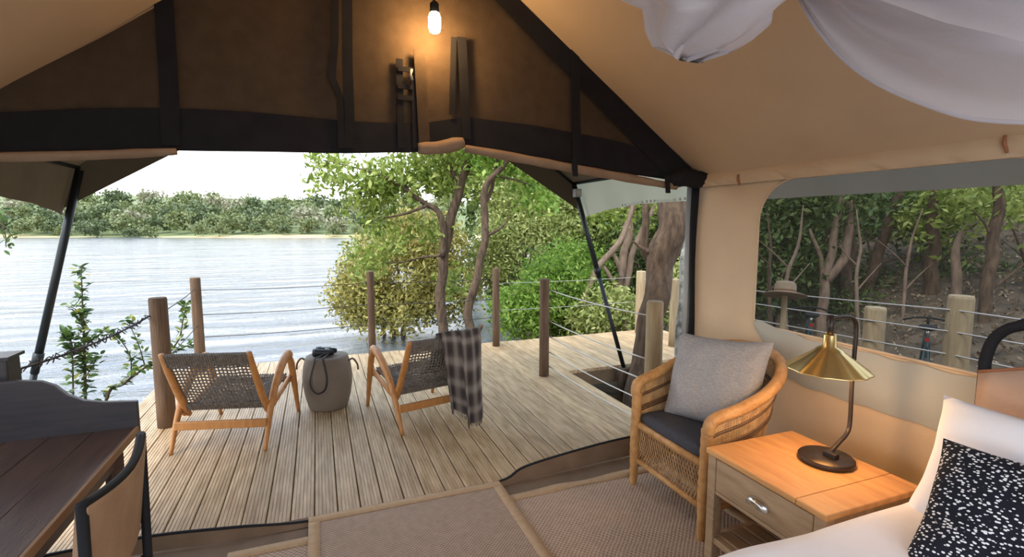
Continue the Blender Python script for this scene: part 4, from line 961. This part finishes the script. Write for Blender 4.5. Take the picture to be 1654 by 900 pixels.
# ---- hanging bulb
B0 = ony(702, 37, 2.6)
pend = thing('hanging_bulb', 'bare glowing bulb hanging before the dark gable canvas', 'lamp', B0 - Vector((0, 0, .05)))
MB().lathe([(.012, -.0), (.026, .008), (.031, .03), (.031, .075), (.024, .095), (.018, .10)], n=20).build('glass_bulb', glow('hot_bulb', (1, .78, .42), 30), pend, True)
MB().lathe([(.02, .098), (.023, .10), (.023, .14), (.008, .155)], n=16).build('socket', M_black, pend, True)
MB().tube([(0, 0, .15), (0, 0, roof_z(B0.x) - B0.z + .06 - .045)], .004, 6).build('cord', M_black, pend, True)
pl_ = bpy.data.lights.new('bulb_light', 'POINT'); pl_.energy = 9; pl_.color = (1, .60, .24); pl_.shadow_soft_size = .04
po2 = bpy.data.objects.new('bulb_light', pl_); COL.objects.link(po2); po2.parent = pend; po2.location = (0, .055, .03)

# ---- bed
BZ = .575; BX0, BX1, BY0, BY1 = .45, 2.26, -.62, 1.06
bed = thing('bed', 'white made-up bed with a tan leather headboard in a black frame', 'bed', ((BX0 + BX1) / 2, (BY0 + BY1) / 2, 0)); be = Vector(bed.location)
MB().box((0, 0, .24), (BX1 - BX0 - .04, BY1 - BY0 - .08, .10)).build('bed_base', M_desk, bed, bevel=.01)
for sx_ in (-1, 1):
    for sy_ in (-1, 1): MB().tube([(sx_ * .8, sy_ * .7, 0), (sx_ * .8, sy_ * .7, .2)], .03, 10).build('leg', M_desk, bed, True)
MB().box((0, 0, .40), (BX1 - BX0, BY1 - BY0 - .04, .24)).build('mattress', M_sheet, bed, bevel=.05)
def duvet(u, v):
    x = BX0 - .03 + u * (BX1 - BX0 - .02); b = 2 * v - 1; y0 = (BY0 + BY1) / 2; hw = (BY1 - BY0) / 2 + .015
    a = abs(b); y = y0 + math.copysign(min(hw, hw * a * 1.22), b) ; drop = max(0, a - .80) / .2
    z = BZ - .30 * drop ** 1.3 - .03 * max(0, .06 - u) / .06 + .010 * nz(x * 4, y * 4, 2) + .012 * abs(nz(x * 2 + y * 3, y * 1.5, 7))
    return (x - be.x, y - be.y + .014 * drop * math.sin(x * 17), z)
MB().grid(duvet, 60, 60).build('duvet', M_sheet, bed, True, solid=.02)
HXp = 2.315
fr = smoothpath([(HXp, 1.085, 0), (HXp, 1.085, .9), (HXp, 1.085, 1.05), (HXp, 1.06, 1.14), (HXp, 1.0, 1.19), (HXp, .90, 1.205), (HXp, .22, 1.22), (HXp, -.46, 1.205), (HXp, -.56, 1.19), (HXp, -.62, 1.14), (HXp, -.645, 1.05), (HXp, -.645, .9), (HXp, -.645, 0)], 6)
MB().tube([p - be for p in fr], .019, 12).build('headboard_frame', M_black, bed, True)
def hb(u, v):
    y = 1.092 - u * 1.745; top = 1.0 + .13 * math.sin(min(1, u * 3.2) * PI / 2) if u < .5 else 1.0 + .13 * math.sin(min(1, (1 - u) * 3.2) * PI / 2)
    return (HXp - .022 - be.x - .008 * math.sin(u * 9), y - be.y, .45 + (top - .45) * v)
MB().grid(hb, 40, 10).build('headboard_sling', M_leather, bed, True, solid=.008)
MB().tube([Vector(hb(i / 40, 1)) for i in range(41)], .007, 6).build('headboard_piping', M_piping, bed, True)

def speckle():
    m = bpy.data.materials.new('speckled_cotton'); m.use_nodes = True; n = m.node_tree.nodes; L = m.node_tree.links; b = n['Principled BSDF']; b.inputs['Roughness'].default_value = .9; b.inputs['Specular IOR Level'].default_value = .15
    tcn = n.new('ShaderNodeTexCoord'); mp = n.new('ShaderNodeMapping'); mp.inputs['Rotation'].default_value = (0, 0, .9); mp.inputs['Scale'].default_value = (78, 125, 8); L.new(tcn.outputs['Object'], mp.inputs[0])
    v = n.new('ShaderNodeTexVoronoi'); v.inputs['Scale'].default_value = 1.0; L.new(mp.outputs[0], v.inputs['Vector'])
    th = n.new('ShaderNodeValToRGB'); th.color_ramp.elements[0].position = .30; th.color_ramp.elements[0].color = (.78, .77, .77, 1); th.color_ramp.elements[1].position = .36; th.color_ramp.elements[1].color = (.014, .015, .022, 1)
    L.new(v.outputs['Distance'], th.inputs[0]); L.new(th.outputs[0], b.inputs['Base Color']); return m
# pillows on the bed (w = along the bed's width)
pillow('pillow', .70, .46, .17, M_sheet, 'white pillow standing right behind the speckled cushion', (2.00, .73, .735), (math.radians(62), 0, math.radians(-86)), 'pillow', .012, 3)
pillow('pillow', .70, .46, .15, M_sheet, 'white pillow leaning against the leather headboard', (2.185, .52, .785), (math.radians(76), 0, math.radians(-90)), 'pillow', .012, 5)
pillow('scatter_cushion', .50, .44, .16, speckle(), 'black cushion with white speckles propped on the bed', (1.75, .675, .705), (math.radians(50), math.radians(0), math.radians(-78)), 'cushion', .010, 8)

# ---- mosquito net
netr = thing('mosquito_net', 'gathered white mosquito net swagged above the bed', 'net', (1.36, .8, 1.75)); no = Vector(netr.location)
low_px = [(1262, -60), (1292, 2), (1322, 50), (1362, 95), (1412, 132), (1478, 163), (1560, 190), (1654, 198), (1760, 198), (1900, 170)]
NX = 1.36
lowc = smoothpath([onx(x, y, NX) for x, y in low_px], 6)
def swag(u, v, dx=0, lift=0, ph=0):
    p = along(lowc, u); z0 = p.z + lift * (.4 + .9 * math.sin(u * PI)); zt_ = 2.47
    f = .030 * math.sin(v * 17 + u * 10 + ph) + .016 * math.sin(v * 33 + u * 17 + 2 * math.sin(u * 5) + ph) + .04 * nz(u * 4 + v * 4 + ph, v * 7)
    x = p.x + dx + .10 * v + f * (.08 + 1.2 * min(1, v * 3))
    return (x - no.x, p.y + .06 * v - no.y, z0 + (max(zt_, z0 + .02) - z0) * v - no.z)
MB().grid(swag, 90, 50).build('net_swag', M_net, netr, True)
MB().grid(lambda u, v: swag(u, v, -.11, .16, 2.1), 90, 40).build('net_layer', M_net, netr, True)
MB().grid(lambda u, v: swag(u, v, -.17, .30, 4.4), 90, 30).build('net_layer', M_net, netr, True)
MB().tube([Vector(swag(i / 90, 0)) for i in range(91)], .005, 6).build('net_hem', M_net, netr, True)
bun = thing('net_bundle', 'knotted white bundle of mosquito net hanging under the tan roof', 'net', onx(1150, 95, 1.15)); bn = Vector(bun.location)
outl = [(1005, -60), (1012, 0), (1058, 14), (1060, 50), (1072, 76), (1095, 90), (1125, 95), (1160, 78), (1200, 52), (1235, 22), (1256, -2), (1290, -60)]
def bundle(u, v):
    """u across, v front (0..1) wrapped round: a soft sack whose front outline follows the cloth"""
    a = 2 * PI * v; i = u * 40
    left = along([onx(x, y, 1.15) for x, y in [(1005, -60), (1012, 0), (1058, 16), (1060, 50), (1072, 76), (1112, 93)]], u); right = along([onx(x, y, 1.15) for x, y in [(1300, -60), (1256, 0), (1232, 24), (1200, 52), (1160, 78), (1118, 95)]], u)
    c = (left + right) / 2; h = (right - left) / 2; th = .16 * (1 - u * .6)
    wob = 1 + .05 * math.sin(a * 5 + u * 7) 
    q = c + h * math.cos(a) + Vector((th, 0, 0)) * math.sin(a) * wob + Vector((.02 * math.sin(a * 7 + u * 5), 0, .012 * math.sin(a * 6)))
    return tuple(q - bn)
kb = MB().grid(bundle, 40, 48); kb.f.append(tuple(40 + 41 * j for j in range(48)))
kb.build('net_sack', M_net, bun, True)

# ---- desk on the left
dk = thing('writing_desk', 'dark mahogany writing desk with a curved raised end panel', 'desk', (-1.12, 1.5, 0)); do = Vector(dk.location); DZ = .75
DX0, DX1, DY0, DY1 = -1.50, -.705, .62, 2.34
for i in range(6):
    wd = (DX1 - DX0) / 6; MB().box((DX0 + wd * (i + .5) - do.x, (DY0 + DY1) / 2 - do.y, DZ - .014), (wd - .0015, DY1 - DY0, .028)).build('top_board', M_desk, dk, bevel=.002)
MB().box((DX1 + .006 - do.x, (DY0 + DY1) / 2 - do.y, DZ - .014), (.012, DY1 - DY0, .030)).build('edge_strip', M_edge, dk, bevel=.003)
prof = [(DX1 + .012, DZ - .03), (DX1 + .012, .852), (-.80, .862), (-.86, .875), (-.91, .905), (-.945, .945), (-.985, .966), (-1.05, .975), (DX0, .985), (DX0, DZ - .03)]
MB().prism([(x - do.x, DY1 - .005 - do.y, z) for x, z in prof], (0, .024, 0)).build('end_panel', M_desk2, dk, bevel=.003)
MB().prism([(x - do.x, DY0 - .02 - do.y, z) for x, z in prof], (0, .024, 0)).build('end_panel', M_desk2, dk, bevel=.003)
MB().box((DX0 - .012 - do.x, (DY0 + DY1) / 2 - do.y, .86), (.024, DY1 - DY0 + .04, .27)).build('back_panel', M_desk2, dk, bevel=.003)
MB().box((DX1 - .06 - do.x, (DY0 + DY1) / 2 - do.y, DZ - .08), (.02, DY1 - DY0 - .1, .10)).build('apron', M_desk, dk)
for x in (DX0 + .05, DX1 - .06):
    for y in (DY0 + .06, DY1 - .06): MB().tube([(x - do.x, y - do.y, 0), (x - do.x, y - do.y, DZ - .03)], [.022, .034], 4).build('leg', M_desk, dk)
bxp = MB().box((0, 0, .52), (.42, .10, 1.04)).build('slatted_stand', M_desk2, bevel=.008, loc=(-1.305, 2.47, 0)); bxp.location.x -= .02; tag(bxp, 'dark upright wooden stand behind the desk end panel', 'stand')
MB().box((0, 0, 1.045), (.44, .12, .012)).build('stand_top', M_desk2, bxp)

# ---- desk chair: hide sling back on a black frame
dc = thing('desk_chair', 'saddle-hide sling chair with black frame pulled up to the desk', 'chair', (-.80, 1.70, 0)); dco = Vector(dc.location)
CXb = -.585
def back(u, v):
    y = 1.93 - u * .46; bow = .03 * math.sin(u * PI)
    return (CXb + bow + .035 * (v - .5) - dco.x, y - dco.y, .56 + .30 * v - .018 * math.sin(u * PI) * v)
MB().grid(back, 16, 8).build('back_sling', M_hide, dc, True, solid=.03, bevel=.006)
MB().tube([Vector(back(i / 16, 1)) for i in range(17)], .013, 8).build('top_hem', M_black, dc, True)
for s, y in ((1, 1.925), (0, 1.475)):
    MB().tube([(CXb + .03 - dco.x, y - dco.y, .0), (CXb + .01 - dco.x, y - dco.y, .44), (CXb + .018 - dco.x, y - dco.y, .865)], .014, 8).build('rear_leg', M_black, dc, True)
    MB().tube([(-1.03 - dco.x, y - dco.y, 0), (-1.02 - dco.x, y - dco.y, .43)], .014, 8).build('front_leg', M_black, dc, True); MB().tube([(-1.02 - dco.x, y - dco.y, .43), (CXb + .01 - dco.x, y - dco.y, .43)], .013, 8).build('seat_rail', M_black, dc, True)
MB().box((-.80 - dco.x, 1.70 - dco.y, .44), (.42, .44, .02)).build('seat_sling', M_hide, dc, bevel=.006)

# ================================================================== SMALL THINGS OUTSIDE THE WINDOW
hp = Vector((4.0, 3.40, .905)); hat = thing('felt_hat', 'brown wide-brimmed felt hat hung on a thin pole outside the window', 'hat', hp, 0)
M_felt = mat('brown_felt', (.20, .145, .095), .95, (.27, .2, .135), 9)
hat.scale = (1.06, 1.06, 1.1); hat.rotation_euler = (math.radians(-10), math.radians(14), 0)
MB().lathe([(.175, -.012), (.178, -.006), (.15, .004), (.09, .006), (.088, .02), (.085, .08), (.07, .105), (.03, .098)], n=28).build('crown_and_brim', M_felt, hat, True)
MB().lathe([(.0895, .012), (.0895, .034)], n=28, cap=False).build('hat_band', M_caned, hat, True)
M_bike = mat('dark_bike_paint', (.02, .05, .055), .35); M_tyre = mat('black_tyre', (.012, .012, .012), .8)
def bicycle(label, x, y, rz):
    z = ground_z(x, y) + .01; b = thing('bicycle', label, 'bicycle', (x, y, z), rz)
    fx, fy = -math.sin(rz) * .52, math.cos(rz) * .52; za, zc = ground_z(x - fx, y - fy), ground_z(x + fx, y + fy)
    b.location.z = (za + zc) / 2 + .004; b.rotation_euler = (math.atan2(zc - za, 1.04), 0, rz)
    for yy in (-.52, .52):
        k = MB(); k.tube([(0, yy + .33 * math.cos(2 * PI * i / 28), .335 + .33 * math.sin(2 * PI * i / 28)) for i in range(29)], .02, 8, cap=False); wh = k.build('wheel', M_tyre, b, True)
        k = MB()
        for i in range(10): a = 2 * PI * i / 10; k.tube([(0, yy, .335), (0, yy + .31 * math.cos(a), .335 + .31 * math.sin(a))], .002, 4)
        tag(k.build('spokes', M_chrome, wh), kind='stuff')
    J = dict(bb=(0, -.08, .30), st=(0, -.22, .82), hd=(0, .34, .84), rr=(0, -.52, .335), fr=(0, .52, .335), hb=(0, .30, 1.0))
    for n_, a, c in (('seat_tube', 'bb', 'st'), ('top_tube', 'st', 'hd'), ('down_tube', 'bb', 'hd')): MB().tube([J[a], J[c]], .017, 8).build(n_, M_bike, b, True)
    for s in (-1, 1):
        MB().tube([(.012 * s, -.21, .74), (.05 * s, -.52, .335)], .009, 6).build('seat_stay', M_bike, b, True); MB().tube([(.012 * s, -.08, .30), (.05 * s, -.52, .335)], .009, 6).build('chain_stay', M_bike, b, True); MB().tube([(.02 * s, .34, .80), (.045 * s, .52, .335)], .011, 6).build('fork_leg', M_bike, b, True)
    MB().tube([(-.22, .22, .95), (-.12, .30, .97), (0, .32, .98), (.12, .30, .97), (.22, .22, .95)], .012, 8).build('handlebar', M_black, b, True)
    MB().tube([J['hd'], (0, .32, .98)], .014, 8).build('head_stem', M_black, b, True); MB().tube([J['st'], (0, -.25, .95)], .013, 8).build('seat_post', M_chrome, b, True)
    MB().tube([(0, -.40, .975), (0, -.32, .975), (0, -.2, .97), (0, -.1, .96)], [.05, .085, .05, .02], 10, flat=.45, up=Vector((0, 0, 1))).build('saddle', M_black, b, True)
    MB().box((0, -.30, .84), (.035, .02, .035)).build('rear_reflector', mat('red_reflector', (.5, .02, .02), .3), b)
    MB().tube([(-.03, -.3, .30), (-.16, -.36, .01)], .008, 6).build('kickstand', M_chrome, b, True)
bicycle('dark bicycle with a black saddle parked outside behind the window fence', 6.27, 3.48, math.radians(-60.5))
bicycle('dark bicycle parked outside near the hat pole fence', 5.95, 4.65, math.radians(-50))
